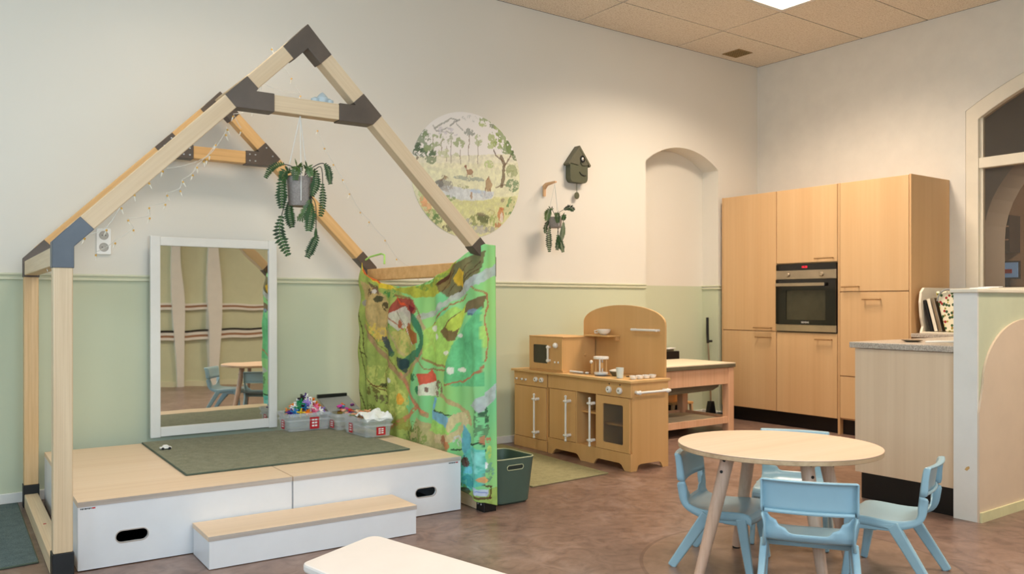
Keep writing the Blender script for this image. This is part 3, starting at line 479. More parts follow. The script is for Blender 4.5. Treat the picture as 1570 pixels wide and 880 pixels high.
for n_, (a, b) in enumerate(((-6.3, -4.3), (-3.3, -1.3))):
    m = MB().box(-9.36, -9.28, a, a + .07, .9, 3).box(-9.36, -9.28, b - .07, b, .9, 3).box(-9.36, -9.28, a + .07, b - .07, .9, .97).box(-9.36, -9.28, a + .07, b - .07, 2.93, 3).box(-9.35, -9.29, (a + b) / 2 - .03, (a + b) / 2 + .03, .97, 2.93)
    wo = struct(m.build('window_%d' % (n_ + 2), M_white)); B(-9.325, -9.32, a + .07, b - .07, .97, 2.93).build('window_glass', M_clearglass, wo)
for k, (lx, ly) in enumerate(LIGHTS):
    lab = ['bright recessed ceiling light panel cut by the top edge of the photo', 'recessed ceiling panel above the play house', 'recessed ceiling panel above the round table', 'recessed ceiling panel behind the camera', 'recessed ceiling panel near the tall windows'][k]
    t = thing('ceiling_light', lab, 'light', (lx + .6, ly + .3, H), 'ceiling light panels')
    MB().holed(rect(lx + .004, lx + 1.196, ly + .004, ly + .596), rect(lx + .04, lx + 1.16, ly + .04, ly + .56), H - .004, H + .02, 'z').build('frame', M_white, t)
    B(lx + .04, lx + 1.16, ly + .04, ly + .56, H + .004, H + .012).build('diffuser', emit('panel_glow_%d' % k, (255, 246, 232), 4), t)
    a_ = area('panel_light', (0, 0, -.02), (0, 0, 0), 1.1, .5, LAMP_W[k], LAMP_C); a_.data.spread = R(140); a_.parent = t
t = thing('ceiling_vent', 'small square perforated brown vent in the corner ceiling tile', 'vent', (-.56, -.2, H))
v = MB(); v.holed(rect(-.66, -.46, -.30, -.10), rect(-.65, -.47, -.29, -.11), H - .006, H, 'z')
v.build('frame', paint('brown_vent', (160, 134, 88), .6), t)
v = MB()
for i in range(7):
    v.box(-.65 + .0285 * i, -.641 + .0285 * i, -.29, -.11, H - .005, H); v.box(-.65, -.47, -.29 + .0285 * i, -.281 + .0285 * i, H - .005, H)
v.build('grille', MATS['brown_vent'], t)
B(-.65, -.47, -.29, -.11, H - .002, H - .001).build('backing', paint('vent_dark', (70, 56, 34), .9), t)

# ------------------------------------------------------------------ half wall with arch panel
hw = struct(MB().box(-2.58, 0, -3.35, -3.235, 0, 1.17).build('wall_half', M_green))
struct(MB().box(-2.581, -2.566, -3.352, -3.233, 0, 1.19).build('trim_4', M_white))
struct(MB().box(-2.60, 0, -3.362, -3.222, 1.17, 1.19).build('trim_5', M_cream, bevel=.004))
ap = [(-2.535, .0), (-2.535, .70)] + [(-2.03 - .505 * math.cos(math.pi * i / 32), .70 + .33 * math.sin(math.pi * i / 32)) for i in range(1, 32)] + [(-1.525, .70), (-1.525, 0)]
struct(MB().prism([(-2.58, 0), (-2.58, .56), (-2.535, .70)] + ap[2:] , -3.362, -3.351, 'y').build('trim_6', M_tan))
struct(MB().box(-2.575, 0, -3.372, -3.361, 0, .05).build('baseboard_half', paint('pale_yellow_green', (216, 212, 168), .5)))
struct(MB().prism([(-3.315, .30 - .03), (-3.302, .285 - .03), (-3.29, .29 - .03), (-3.30, .305 - .03), (-3.312, .31 - .03)], -2.583, -2.581, 'x').build('trim_7', paint('bare_plaster_chip', (208, 170, 110), .8)))

# ------------------------------------------------------------------ kitchen: tall cupboards
XF = -.60
def bar_handle(parent, y0, y1, z, xf=XF):
    h = MB().cyl((xf - .032, y0, z), (xf - .032, y1, z), .006, n=10)
    for y in (y0 + .012, y1 - .012): h.cyl((xf, y, z), (xf - .032, y, z), .005, n=8)
    return h.build('handle', M_handle, parent, smooth=True)
def door(parent, y0, y1, z0, z1, hy=None, hz=None, mat=None):
    d = B(XF, XF + .019, y0 + .002, y1 - .002, z0 + .002, z1 - .002).build('door', mat or M_oak, parent, bevel=.0015)
    if hy: bar_handle(d, hy[0], hy[1], hz)
    return d
cab = [(-.672, -.048, 'tall oak cupboard with two doors, nearest the corner niche'), (-1.287, -.676, 'middle tall oak cupboard framing the built-in oven'), (-1.93, -1.312, 'right-hand tall oak cupboard with its pale side panel showing')]
C1 = thing('tall_cupboard', cab[0][2], 'cupboard', (-.3, -.36, 0), 'tall kitchen cupboards')
b = MB().box(XF + .02, -.004, -.672, -.048, .128, 2.13); b.build('body', M_oak_side, C1)
door(C1, -.672, -.062, .130, .852, (-.63, -.46), .80); door(C1, -.672, -.062, .856, 2.13, (-.635, -.44), .885)
B(XF, XF + .02, -.061, -.048, .13, 2.13).build('side_strip', M_oak_side, C1)
C2 = thing('tall_cupboard', cab[1][2], 'cupboard', (-.3, -.98, 0), 'tall kitchen cupboards')
b = MB().box(XF + .02, -.004, -1.287, -.676, .128, .853).box(XF + .02, -.004, -1.287, -.676, 1.462, 2.13).box(-.03, -.004, -1.287, -.676, .853, 1.462)
b.build('body', M_oak_side, C2)
door(C2, -1.287, -.676, .13, .852, (-1.25, -1.09), .80); door(C2, -1.287, -.676, 1.468, 2.13, (-1.262, -1.085), 1.5)
B(XF + .004, -.004, -1.309, -1.29, 0, 2.13).build('filler_post', M_oak_side, C2)
C3 = thing('tall_cupboard', cab[2][2], 'cupboard', (-.3, -1.62, 0), 'tall kitchen cupboards')
B(XF + .02, -.004, -1.915, -1.312, .128, 2.13).build('body', M_oak_side, C3)
B(XF, -.002, -1.932, -1.916, .0, 2.132).build('side_panel', M_oak_side, C3)
door(C3, -1.914, -1.312, .14, .495); door(C3, -1.914, -1.312, .499, 1.206, (-1.69, -1.53), 1.145); door(C3, -1.914, -1.312, 1.211, 2.13, (-1.50, -1.345), 1.25)
pl = thing('plinth', 'black plinth running under the tall oak cupboards', 'plinth', (-.5, -1, 0))
MB().box(-.55, -.53, -1.287, -.05, 0, .126).box(-.55, -.53, -1.914, -1.312, 0, .126).build('board', M_plinth, pl)
# oven
ov = thing('oven', 'black and steel built-in oven with glass door between oak doors', 'oven', (-.6, -.98, .857))
B(XF, -.04, -1.284, -.679, .857, 1.458).build('body', M_black, ov)
B(XF - .012, XF - .001, -1.283, -.68, 1.405, 1.457).build('display_panel', M_ovenglass, ov)
cp = B(XF - .014, XF - .001, -1.283, -.68, 1.325, 1.403).build('control_panel', M_steel, ov, bevel=.002)
for y in (-.81, -1.148): MB().lathe((XF - .014, y, 1.364), [(.02, 0), (.019, -.012), (.014, -.017), (.0001, -.017)], 20, 'x').build('knob', M_steel, cp, smooth=True)
text('display_digits', '10:30', emit('red_digits', (255, 40, 60), 1.5), ov, .026, (XF - .0135, -.975, 1.430), (R(90), 0, R(-90)))
dr = MB().holed(rect(-1.283, -.68, .925, 1.321), rect(-1.185, -.79, .965, 1.225), XF - .018, XF - .002, 'x').build('door', M_ovenglass, ov)
B(XF - .012, XF - .006, -1.186, -.789, .964, 1.226).build('door_window', M_ovenwin, dr)
hm = MB().box(XF - .055, XF - .043, -1.195, -.70, 1.262, 1.29)
for y in (-1.17, -.72): hm.box(XF - .045, XF - .017, y - .012, y + .012, 1.266, 1.286)
hm.build('handle', M_steel, dr, bevel=.003)
text('maker_lettering', 'SIEMENS', M_whitep, dr, .021, (XF - .0185, -.985, .943), (R(90), 0, R(-90)))
B(XF - .014, XF - .001, -1.283, -.68, .862, .922).build('lower_trim', M_steel, ov, bevel=.002)

# counter along the right wall
t = thing('base_cupboard', 'low cupboard beside the tall cupboards under the far worktop', 'cupboard', (-.3, -2.5, 0))
B(-.58, -.004, -3.23, -1.935, .1, .84).build('body', M_oak_side, t)
for a, b_ in ((-3.23, -2.6), (-2.595, -1.94)): B(XF, XF + .019, a + .002, b_ - .002, .12, .83).build('door', M_oak, t)
B(-.55, -.53, -3.23, -1.94, 0, .098).build('plinth', M_plinth, t)
tag(B(-.615, -.002, -3.23, -1.935, .845, .876).build('worktop', M_granite, off=(-.3, -2.6, .845), bevel=.004), 'grey speckled worktop carrying the baking trays, beside the tall cupboards', 'worktop')
# peninsula: end panel faces the room
t = thing('peninsula_cupboard', 'kitchen peninsula cupboard with pale ash end panel and black base', 'cupboard', (-2.0, -2.9, 0))
B(-2.555, -.62, -3.228, -2.66, .145, .855).build('body', M_ash, t, bevel=.002)
B(-2.553, -.62, -3.228, -2.70, 0, .144).build('plinth', M_plinth, t)
tag(B(-2.575, -.62, -3.23, -2.635, .858, .892).build('worktop', M_granite, off=(-1.6, -2.9, .858), bevel=.004), 'grey speckled worktop on the pale ash peninsula by the half wall', 'worktop')

# rack, trays, patterned bag, things on the half wall
t = thing('tray_rack', 'cream rack with wavy side panel standing on the far worktop', 'rack', (-.4, -2.05, .876))
prof = [(-.56, .878), (-.10, .878), (-.10, 1.235), (-.52, 1.235), (-.56, 1.2), (-.575, 1.12), (-.56, 1.0), (-.535, .93)]
MB().prism([(x, z) for x, z in prof], -1.995, -1.975, 'y').build('side_panel', M_cream, t, bevel=.003)
B(-.115, -.10, -2.6, -1.995, .878, 1.235).build('back_panel', M_cream, t); B(-.56, -.115, -2.6, -1.995, .878, .89).build('base', M_cream, t)
for k, (y, zt, mt, lab) in enumerate(((-2.02, 1.14, M_black, 'dark baking tray leaning leftmost in the cream rack'), (-2.055, 1.15, M_cream, 'pale baking tray leaning second in the cream rack'), (-2.09, 1.16, M_steel, 'metal baking tray leaning against the patterned bag'))):
    m = MB(); dz = zt - .892; ang = R(14)
    ay_ = Vector((0, math.cos(ang), math.sin(ang))); az_ = Vector((0, -math.sin(ang) * -1, math.cos(ang)))
    az_ = Vector((0, math.sin(ang), math.cos(ang))); ay_ = Vector((0, math.cos(ang), -math.sin(ang)))
    cc = Vector((-.36, y - .035, .894)) + az_ * dz / 2
    m.obox(cc, Vector((1, 0, 0)), ay_, az_, .18, .006, dz / 2)
    for s_ in (-1, 1): m.obox(cc + Vector((s_ * .178, 0, 0)) - ay_ * .008, Vector((1, 0, 0)), ay_, az_, .004, .012, dz / 2)
    tag(m.build('baking_tray', mt, off=(-.36, y, .89), bevel=.002), lab, 'tray', 'trays in the cream rack')
m_, n_, l_, b_ = base('botanical_print_fabric', (230, 220, 195), .8)
vv = coords(n_, l_, (1, 1, 1), False); vo = n_.new('ShaderNodeTexVoronoi'); vo.inputs['Scale'].default_value = 42; l_.new(vv, vo.inputs['Vector'])
r1 = ramp(n_, l_, vo.outputs['Distance'], [(.44, (0, 0, 0)), (.48, (255, 255, 255))])
hs = n_.new('ShaderNodeSeparateColor'); l_.new(vo.outputs['Color'], hs.inputs[0])
r2 = ramp(n_, l_, hs.outputs[0], [(0, (36, 66, 44)), (.35, (60, 96, 50)), (.55, (206, 186, 40)), (.75, (150, 160, 60)), (.9, (160, 40, 40))])
mx = n_.new('ShaderNodeMixRGB'); l_.new(r1, mx.inputs[0]); l_.new(r2, mx.inputs[1]); mx.inputs[2].default_value = lin((232, 224, 196)); l_.new(mx.outputs[0], b_.inputs['Base Color'])
t = thing('patterned_bag', 'cream bag with green and yellow leaf print beside the baking trays', 'bag', (-.4, -2.25, .892))
MB().prism([(-2.165, .894), (-2.42, .894), (-2.42, 1.2), (-2.09, 1.205), (-2.10, 1.15)], -.54, -.2, 'x').build('fabric_body', m_, t, bevel=.012)
MB().tube([(-.555, -2.17 - .085 * math.cos(math.pi * i / 10) - .03, 1.13 + .09 * math.sin(math.pi * i / 10)) for i in range(11)], .007).build('handle', M_grey, t, smooth=True)
m = MB()
for k, (x, y, a_) in enumerate(((-2.42, -3.29, .3), (-2.36, -3.285, -.2), (-2.30, -3.29, .1))):
    m.obox((x, y, 1.194 + .004 * k), Vector((math.cos(a_), math.sin(a_), .03)).normalized(), Vector((-math.sin(a_), math.cos(a_), 0)), Vector((0, 0, 1)), .06, .04, .0012)
tag(m.build('loose_papers', M_paper, off=(-2.36, -3.29, 1.19)), 'loose white papers lying on top of the half wall', 'paper')
t = thing('dish_brush', 'white and green dish brush lying on the peninsula worktop', 'brush', (-2.3, -3.1, .893))
MB().tube([(-2.38, -2.98, .899), (-2.36, -3.06, .903), (-2.33, -3.14, .904)], [.005, .006, .008]).build('handle', M_whitep, t, smooth=True)
MB().ball((-2.33, -3.18, .907), .024, sz=.5).build('brush_head', paint('bright_green', (110, 200, 80), .5), t, smooth=True)
t = thing('saucer', 'small metal saucer on the peninsula worktop beside the dish brush', 'saucer', (-2.35, -2.85, .893)); MB().lathe((-2.3, -2.86, .8925), [(.03, 0), (.055, .008), (.06, .012), (.057, .012), (.03, .004), (.0001, .003)], 24).build('dish', M_steel, t, smooth=True)

# ------------------------------------------------------------------ play house frame
HX, HY, HROT = -6.52, -1.66, R(-1.6)
def W(x, y, z):   # house coordinates to room coordinates
    return (HX + x * math.cos(HROT) - y * math.sin(HROT), HY + x * math.sin(HROT) + y * math.cos(HROT), z)
hs_ = thing('play_house_frame', 'wooden play house frame of pale beams with grey steel connectors', 'play house'); T = .07; HW = 2.09; YR = 1.5
e = .004
def mir(P): return [(HW - x, z) for x, z in P]
for y0, front in ((0, True), (YR, False)):
    y1 = y0 + T; mz = M_pine_z if front else M_honey_z; mx_ = M_pine_x if front else M_honey_x
    bk = M_brkt2 if front else M_brkt
    for side in (0, 1):
        F_ = (lambda P: P) if side == 0 else mir
        MB().prism(F_(rect(0, T, .12, 1.262)), y0, y1).build('post', mz, hs_, bevel=.004)
        MB().prism(F_(rect(-e, T + e, 0, .12)), y0 - e, y1 + e).build('foot_connector', M_black if front else M_black, hs_, bevel=.002)
        MB().prism(F_([(.05, 1.42), (.995, 2.365), (1.02, 2.29), (.10, 1.371)]), y0, y1).build('rafter', (M_pine_d if front else M_honey_d)[side], hs_, bevel=.004)
        MB().prism(F_([(-e, 1.258), (-e, 1.362), (.096, 1.466), (.147, 1.417), (T + e, 1.345), (T + e, 1.258)]), y0 - e, y1 + e).build('eave_connector', bk if side == 0 else M_brkt, hs_, bevel=.002)
        MB().prism(F_([(.668, 2.038), (.764, 2.134), (.815, 2.085), (.806, 2.072), (.887, 2.072), (.887, 1.988), (.715, 1.988)]), y0 - e, y1 + e).build('beam_connector', M_brkt, hs_, bevel=.002)
    MB().prism([(.887, 1.992), (HW - .887, 1.992), (HW - .887, 2.068), (.887, 2.068)], y0 + .001, y1 - .001).build('crossbeam', mx_, hs_, bevel=.004)
    MB().prism([(.928, 2.296), (1.045, 2.42), (1.162, 2.296), (1.108, 2.243), (1.045, 2.306), (.982, 2.243)], y0 - e, y1 + e).build('ridge_connector', M_brkt, hs_, bevel=.002)
MB().prism([(.09, 1.27), (T, 1.27)][:0] or rect(0.002, T - .002, 1.268, 1.345), T + e, YR - e).build('eave_beam', M_pine_y, hs_, bevel=.004)
MB().prism(mir(rect(0.002, T - .002, 1.268, 1.345)), T + e, YR - e).build('eave_beam', M_honey_x, hs_, bevel=.004)
MB().prism([(1.01, 2.36), (1.045, 2.395), (1.08, 2.36), (1.045, 2.32)], T + e, YR - e).build('ridge_beam', M_pine_y, hs_, bevel=.003)
MB().box(.002, T - .002, T + e, YR - e, .001, .072).build('sill_beam', M_pine_y, hs_, bevel=.004)
MB().box(HW - T + .002, HW - .002, T + e, YR - e, .001, .072).build('sill_beam', M_pine_y, hs_, bevel=.004)
MB().cyl((.035, .75, .072), (.035, .75, .0735), .007).build('red_sticker', M_red, hs_)
def screws(P, ax):
    m = MB()
    for p in P:
        q = list(p); q[ax] -= .004; m.cyl(q, p, .005, n=8)
    return m
for sx in (0, 1):   # screws on the rear connectors, seen from the room
    f = (lambda x: x) if sx == 0 else (lambda x: HW - x)
    screws([(f(x), YR - e - .001, z) for x, z in ((.83, 2.05), (.865, 2.05), (.83, 2.01), (.865, 2.01), (.72, 2.05), (.76, 2.1))], 1).build('screws', M_screw, hs_)
screws([(HW - T - e - .0015, y, z) for y in (.02, .05) for z in (.04, .09)], 0).build('screws', M_screw, hs_)
hs_.location = (HX, HY, 0); hs_.rotation_euler = (0, 0, HROT)

# ------------------------------------------------------------------ platform boxes, step, carpet
def stadium(x0, x1, z0, z1): return rounded(x0, x1, z0, z1, (z1 - z0) / 2 - .0005)
def platform(label, x0, x1, hole, lab_x):
    t = thing('platform_box', label, 'platform', group='white platform boxes')
    MB().box(x0, x1, .115, 1.52, .268, .29).build('top', M_plytop, t)
    MB().box(x0 - .0005, x1 + .0005, .1145, .1155, .2682, .2895).build('front_edge', M_plyedge, t)
    MB().holed(rect(x0 + .001, x1 - .001, .004, .268), stadium(*hole), .118, .130).build('front_panel', M_melamine, t)
    MB().holed(stadium(hole[0] - .004, hole[1] + .004, hole[2] - .004, hole[3] + .004), stadium(*hole), .1165, .118).build('hand_hole_edge', M_plyedge, t)
    MB().box(x0, x0 + .014, .1305, 1.52, .004, .268).build('side_panel', M_melamine, t)
    MB().box(x1 - .014, x1, .1305, 1.52, .004, .268).build('side_panel', M_melamine, t)
    MB().box(x0 + .014, x1 - .014, 1.5, 1.515, .004, .268).box(x0 + .014, x1 - .014, .131, 1.5, .004, .012).build('inner_panel', M_black, t)
    m = MB(); xx = lab_x
    for k, wd in enumerate((.004, .005, .003, .006, .004, .005, .004)):
        m.box(xx, xx + wd, .1172, .1182, .2575 - .001 * (k % 2), .2625); xx += wd + .0018
    m.build('maker_mark', paint('dark_lettering', (50, 56, 56), .5) if 'dark_lettering' not in MATS else MATS['dark_lettering'], t)
    MB().box(xx, xx + .013, .1172, .1182, .257, .2625).build('red_mark', M_red, t)
    t.location = (HX, HY, 0); t.rotation_euler = (0, 0, HROT); return t
platform('white platform box with hand hole, left half of the play house stage', .10, 1.012, (.246, .372, .098, .146), .11)
platform('white platform box with hand hole, right half of the stage beside the curtain', 1.017, 1.945, (1.672, 1.792, .100, .146), 1.87)
t = thing('step', 'low white step with birch top in front of the stage', 'step')
MB().box(.555, 1.53, -.165, .108, .12, .14).build('tread', M_plytop, t)
MB().box(.5545, 1.5305, -.1655, -.1645, .1202, .1398).build('front_edge', M_plyedge, t)
MB().box(.558, 1.527, -.163, -.15, .003, .12).box(.558, .57, -.15, .105, .003, .12).box(1.515, 1.527, -.15, .105, .003, .12).build('panels', M_melamine, t)
t.location = (HX, HY, 0); t.rotation_euler = (0, 0, HROT)
def carpet_obj(name, label, poly, z0, z1, mat, edge):
    cx = sum(p[0] for p in poly) / len(poly); cy = sum(p[1] for p in poly) / len(poly)
    t = thing(name, label, 'carpet', (cx, cy, z0)); MB().prism(poly, z0, z1, 'z').build('pile', mat, t, bevel=.002)
    n = len(poly); m = MB()
    for i in range(n): m.tube([(*poly[i], (z0 + z1) / 2), (*poly[(i + 1) % n], (z0 + z1) / 2)], (z1 - z0) * .52, 6)
    m.build('binding', edge, t); return t
def Wp(*P): return [W(x, y, 0)[:2] for x, y in P]
carpet_obj('carpet', 'green grey carpet lying on the birch stage', Wp((.60, .415), (1.80, .44), (1.79, 1.50), (.60, 1.50)), .2905, .3, M_carpet, M_carpet_edge)
carpet_obj('rug', 'olive rug on the floor in front of the toy kitchen', [(-3.93, -1.39), (-3.29, -1.36), (-3.22, -.06), (-3.86, -.06)], .0005, .009, M_carpet_olive, M_carpet_olive)
carpet_obj('rug', 'dark teal rug on the floor left of the play house', [(-7.7, -1.42), (-6.535, -1.31), (-6.50, -.05), (-7.7, -.05)], .0005, .010, M_carpet_blue, MATS['carpet_binding'])

# ------------------------------------------------------------------ play curtain with printed village map
CW, CL = 1.50, 1.63
us = [CL * i / 190 for i in range(191)]; NV = 300
def top_z(s):
    K_ = [(-.03, 1.43), (.03, 1.36), (.12, 1.305), (.25, 1.262), (.40, 1.236), (.60, 1.215), (.80, 1.218), (.95, 1.238), (1.12, 1.285), (1.28, 1.34), (1.42, 1.395), (1.50, 1.42), (1.53, 1.43), (1.63, 1.425)]
    for i in range(len(K_) - 1):
        if s <= K_[i + 1][0]:
            t_ = (s - K_[i][0]) / (K_[i + 1][0] - K_[i][0]); return K_[i][1] + (K_[i + 1][1] - K_[i][1]) * t_
    return K_[-1][1]
def low_z(s): return .105 if s < 1.30 else .105 - .075 * (s - 1.30) / .33
V = []; UV = []
for j in range(NV + 1):
    for i, s in enumerate(us):
        tz = top_z(s); lz = low_z(s); z = lz + (tz - lz) * j / NV
        drop = (tz - z)
        fold = .010 * math.sin(s * 19 + 1.3 * z) * min(1, drop * 3) + .006 * math.sin(s * 41 - 2 * z)
        # swags: curved folds hanging from the two tied corners
        r1 = math.hypot(s - 0, z - 1.45); r2 = math.hypot(s - 1.5, z - 1.45)
        fold += .015 * math.sin(r1 * 26) * math.exp(-r1 * 1.6) + .015 * math.sin(r2 * 22) * math.exp(-r2 * 1.8)
        R_ = .03; x0 = 1.985
        if s < CW - R_: x, y = x0 - .012 + fold - (.022 * (1 if z < .5 else max(0, 1 - (z - .5) * 3)) * 0), CW - s
        else:
            q = s - (CW - R_); arcl = R_ * math.pi / 2
            if q < arcl: a_ = q / R_; x, y = x0 + R_ - R_ * math.cos(a_) - .012 + fold * math.cos(a_), R_ - .012 - R_ * math.sin(a_) + .012 * math.cos(a_) - .0
            else: x, y = x0 + R_ - .012 + (q - arcl) * .70 + .012 * max(0, 1 - z / 1.3), -.013 - .004 * math.sin((q - arcl) * 60)
        lx_ = max(x, 1.951)
        # the rear edge bulges back past the rear post
        if s < .25 and z < 1.3: y += (.25 - s) / .25 * .03 * math.sin(max(0, min(1, (1.3 - z) / .9)) * math.pi)
        V.append((lx_, y, z)); UV.append((1.51 + x - 1.985 if s > CW + .02 else s if not (s < .25 and z < 1.3) else s - (.25 - s) / .25 * .03, z))
n = len(us)
F = [(j * n + i, j * n + i + 1, (j + 1) * n + i + 1, (j + 1) * n + i) for j in range(NV) for i in range(n - 1)]
me = bpy.data.meshes.new('play_curtain'); me.from_pydata(V, [], F); me.update(); me.polygons.foreach_set('use_smooth', [True] * len(me.polygons))
def cloth_base(u, v):
    a = np.array(lin((150, 212, 130))[:3]); b2 = np.array(lin((124, 205, 146))[:3]); b3 = np.array(lin((190, 225, 130))[:3])
    k = (.5 + .5 * np.sin(u * 9 + 2 * v + np.sin(v * 7)))[:, None]; q = (.5 + .5 * np.sin(u * 21 - v * 6))[:, None] * .3
    return (a * (1 - k) + b2 * k) * (1 - q) + b3 * q
paint_mesh(me, CLOTH, np.array(UV), cloth_base, .86)
me.materials.append(vcol('printed_curtain_fabric', .85)); oc = bpy.data.objects.new('play_curtain', me); COL.objects.link(oc)
md = oc.modifiers.new('thickness', 'SOLIDIFY'); md.thickness = .0018; md.offset = 0
oc.location = (HX, HY, 0); oc.rotation_euler = (0, 0, HROT)
tag(oc, 'green curtain printed with a village map, draped over the play house side', 'curtain')
rb = MB().tube([W(1.985, 1.44, 1.405), W(2.0, 1.40, 1.425), W(2.02, 1.27, 1.44), W(2.02, 1.22, 1.43), W(2.01, 1.20, 1.37)], .006, 6)
rb.build('tie_ribbon', paint('light_green_ribbon', (170, 220, 110), .7), None)
bpy.data.objects['tie_ribbon'].parent = oc; bpy.data.objects['tie_ribbon'].matrix_parent_inverse = (Matrix.Translation((HX, HY, 0)) @ Matrix.Rotation(HROT, 4, 'Z')).inverted()

# ------------------------------------------------------------------ mirror
t = thing('wall_mirror', 'tall white framed acrylic mirror leaning on the wall on the stage', 'mirror', (-5.43, -.12, .3))
MX0, MX1, MZ0, MZ1 = -5.812, -5.033, .303, 1.522
def lean(m):
    m.v = [(x, y - .03 - .008 * (1 - (z - .3) / 1.25), z) for x, y, z in m.v]; return m
lean(B(MX0, MX0 + .057, -.045, -.022, MZ0, MZ1)).build('stile', M_white, t, bevel=.003)
lean(B(MX1 - .055, MX1, -.045, -.022, MZ0, MZ1)).build('stile', M_white, t, bevel=.003)
lean(B(MX0 + .057, MX1 - .055, -.043, -.024, MZ1 - .058, MZ1 - .004)).build('rail', M_white, t, bevel=.003)
lean(B(MX0 + .057, MX1 - .055, -.043, -.024, MZ0 + .004, MZ0 + .062)).build('rail', M_white, t, bevel=.003)
V = []; nx, nz = 40, 60
for j in range(nz + 1):
    for i in range(nx + 1):
        x = MX0 + .05 + (MX1 - MX0 - .10) * i / nx; z = MZ0 + .05 + (MZ1 - MZ0 - .10) * j / nz
        wv = .0011 * math.sin(x * 15 + 2.2 * z) + .0009 * math.sin(z * 11 + 1.5 + x * 3) + .0005 * math.sin(x * 31 - z * 5)
        V.append((x, -.063 + wv * .13 - .008 * (1 - (z - .3) / 1.25), z))
m = MB().add(V, [(j * (nx + 1) + i, j * (nx + 1) + i + 1, (j + 1) * (nx + 1) + i + 1, (j + 1) * (nx + 1) + i) for j in range(nz) for i in range(nx)])
m.build('mirror_sheet', M_mirror, t, smooth=True)
lean(B(MX0 + .02, MX1 - .02, -.021, -.018, MZ0 + .02, MZ1 - .02)).build('back_board', M_black, t)

# ------------------------------------------------------------------ wall mural
me = bpy.data.meshes.new('wall_mural'); N = 170; cx, cz, rx, rz = -3.502, 2.100, .497, .482; V = []
for j in range(N + 1):
    for i in range(N + 1):
        a = 2 * i / N - 1; b = 2 * j / N - 1
        V.append((a * math.sqrt(1 - b * b / 2) * rx, 0, b * math.sqrt(1 - a * a / 2) * rz))
F = [(j * (N + 1) + i, j * (N + 1) + i + 1, (j + 1) * (N + 1) + i + 1, (j + 1) * (N + 1) + i) for j in range(N) for i in range(N)]
me.from_pydata(V, [], F); me.update()
P = np.array(V)[:, [0, 2]] + np.array([cx, cz])
paint_mesh(me, MURAL, P, lambda u, v: np.tile(np.array(lin((238, 234, 230))[:3]), (len(u), 1)), .78)
me.materials.append(vcol('printed_mural_vinyl', .6)); o = bpy.data.objects.new('wall_mural', me); COL.objects.link(o); o.location = (cx, -.0022, cz)
md = o.modifiers.new('t', 'SOLIDIFY'); md.thickness = .002; md.offset = 0
tag(o, 'round woodland mural with trees, deer and stream on the cream wall', 'mural')

# ------------------------------------------------------------------ socket
t = thing('double_socket', 'white double wall socket left of the mirror', 'socket', (-6.055, 0, 1.48))
MB().prism(rounded(-6.096, -6.016, 1.402, 1.556, .008), -.013, -.001).build('plate', M_whitep, t, bevel=.003)
for z in (1.445, 1.515):
    s = MB().lathe((-6.056, -.0135, z), [(.026, 0), (.024, -.002), (.022, 0), (.0001, .001)], 24, 'y').build('outlet', paint('socket_grey', (176, 172, 164), .5) if 'socket_grey' not in MATS else MATS['socket_grey'], t, smooth=True)
    for dx in (-.009, .009): MB().cyl((-6.056 + dx, -.0155, z), (-6.056 + dx, -.014, z), .003, n=8).build('contact_hole', M_black, s)
# ------------------------------------------------------------------ bird clock
t = thing('bird_house_clock', 'olive green bird house shaped clock with pendulum on the wall', 'clock', (-2.49, 0, 2.25))
MB().prism(rounded(-2.603, -2.372, 2.125, 2.40, .045)[0:0] or [(-2.603, 2.31), (-2.603, 2.17)] + [(-2.558 - .045 * math.cos(R(90 * i / 6)), 2.17 - .045 * math.sin(R(90 * i / 6))) for i in range(1, 7)] + [(-2.417 + .045 * math.sin(R(90 * i / 6)), 2.17 - .045 * math.cos(R(90 * i / 6))) for i in range(0, 7)] + [(-2.372, 2.31), (-2.4875, 2.415)], -.10, -.002).build('case', M_olive, t, bevel=.004)
MB().prism([(-2.635, 2.278), (-2.4875, 2.437), (-2.34, 2.278), (-2.352, 2.262), (-2.4875, 2.405), (-2.623, 2.262)], -.118, -.002).build('roof', M_olive2, t, bevel=.003)
MB().prism([(-2.62, 2.285), (-2.4875, 2.42), (-2.355, 2.285), (-2.41, 2.272), (-2.452, 2.272), (-2.475, 2.30), (-2.50, 2.272)], -.112, -.101).build('front_gable', M_olive2, t, bevel=.002)
h = MB().lathe((-2.452, -.113, 2.325), [(.031, 0), (.031, -.006), (.025, -.006), (.025, 0), (.0001, .001)], 24, 'y').build('bird_hole', M_black, t, smooth=True)
MB().ball((-2.452, -.118, 2.325), .014).build('bird', M_whitep, h, smooth=True)
MB().lathe((-2.452, -.131, 2.323), [(.005, 0), (.0001, -.016)], 8, 'y').build('beak', M_gold, h)
MB().tube([(-2.485, -.103, 2.215), (-2.46, -.104, 2.195), (-2.425, -.104, 2.186), (-2.40, -.104, 2.19)], .0045, 6).build('smile_line', M_black, t)
MB().cyl((-2.4875, -.05, 2.13), (-2.4875, -.05, 2.04), .004).build('pendulum_rod', M_olive, t)
MB().cyl((-2.4875, -.058, 2.02), (-2.4875, -.044, 2.02), .030, n=24).build('pendulum_bob', M_olive, t, bevel=.002)

t.location.x = -2.430; t.scale = (.84, .62, 1)

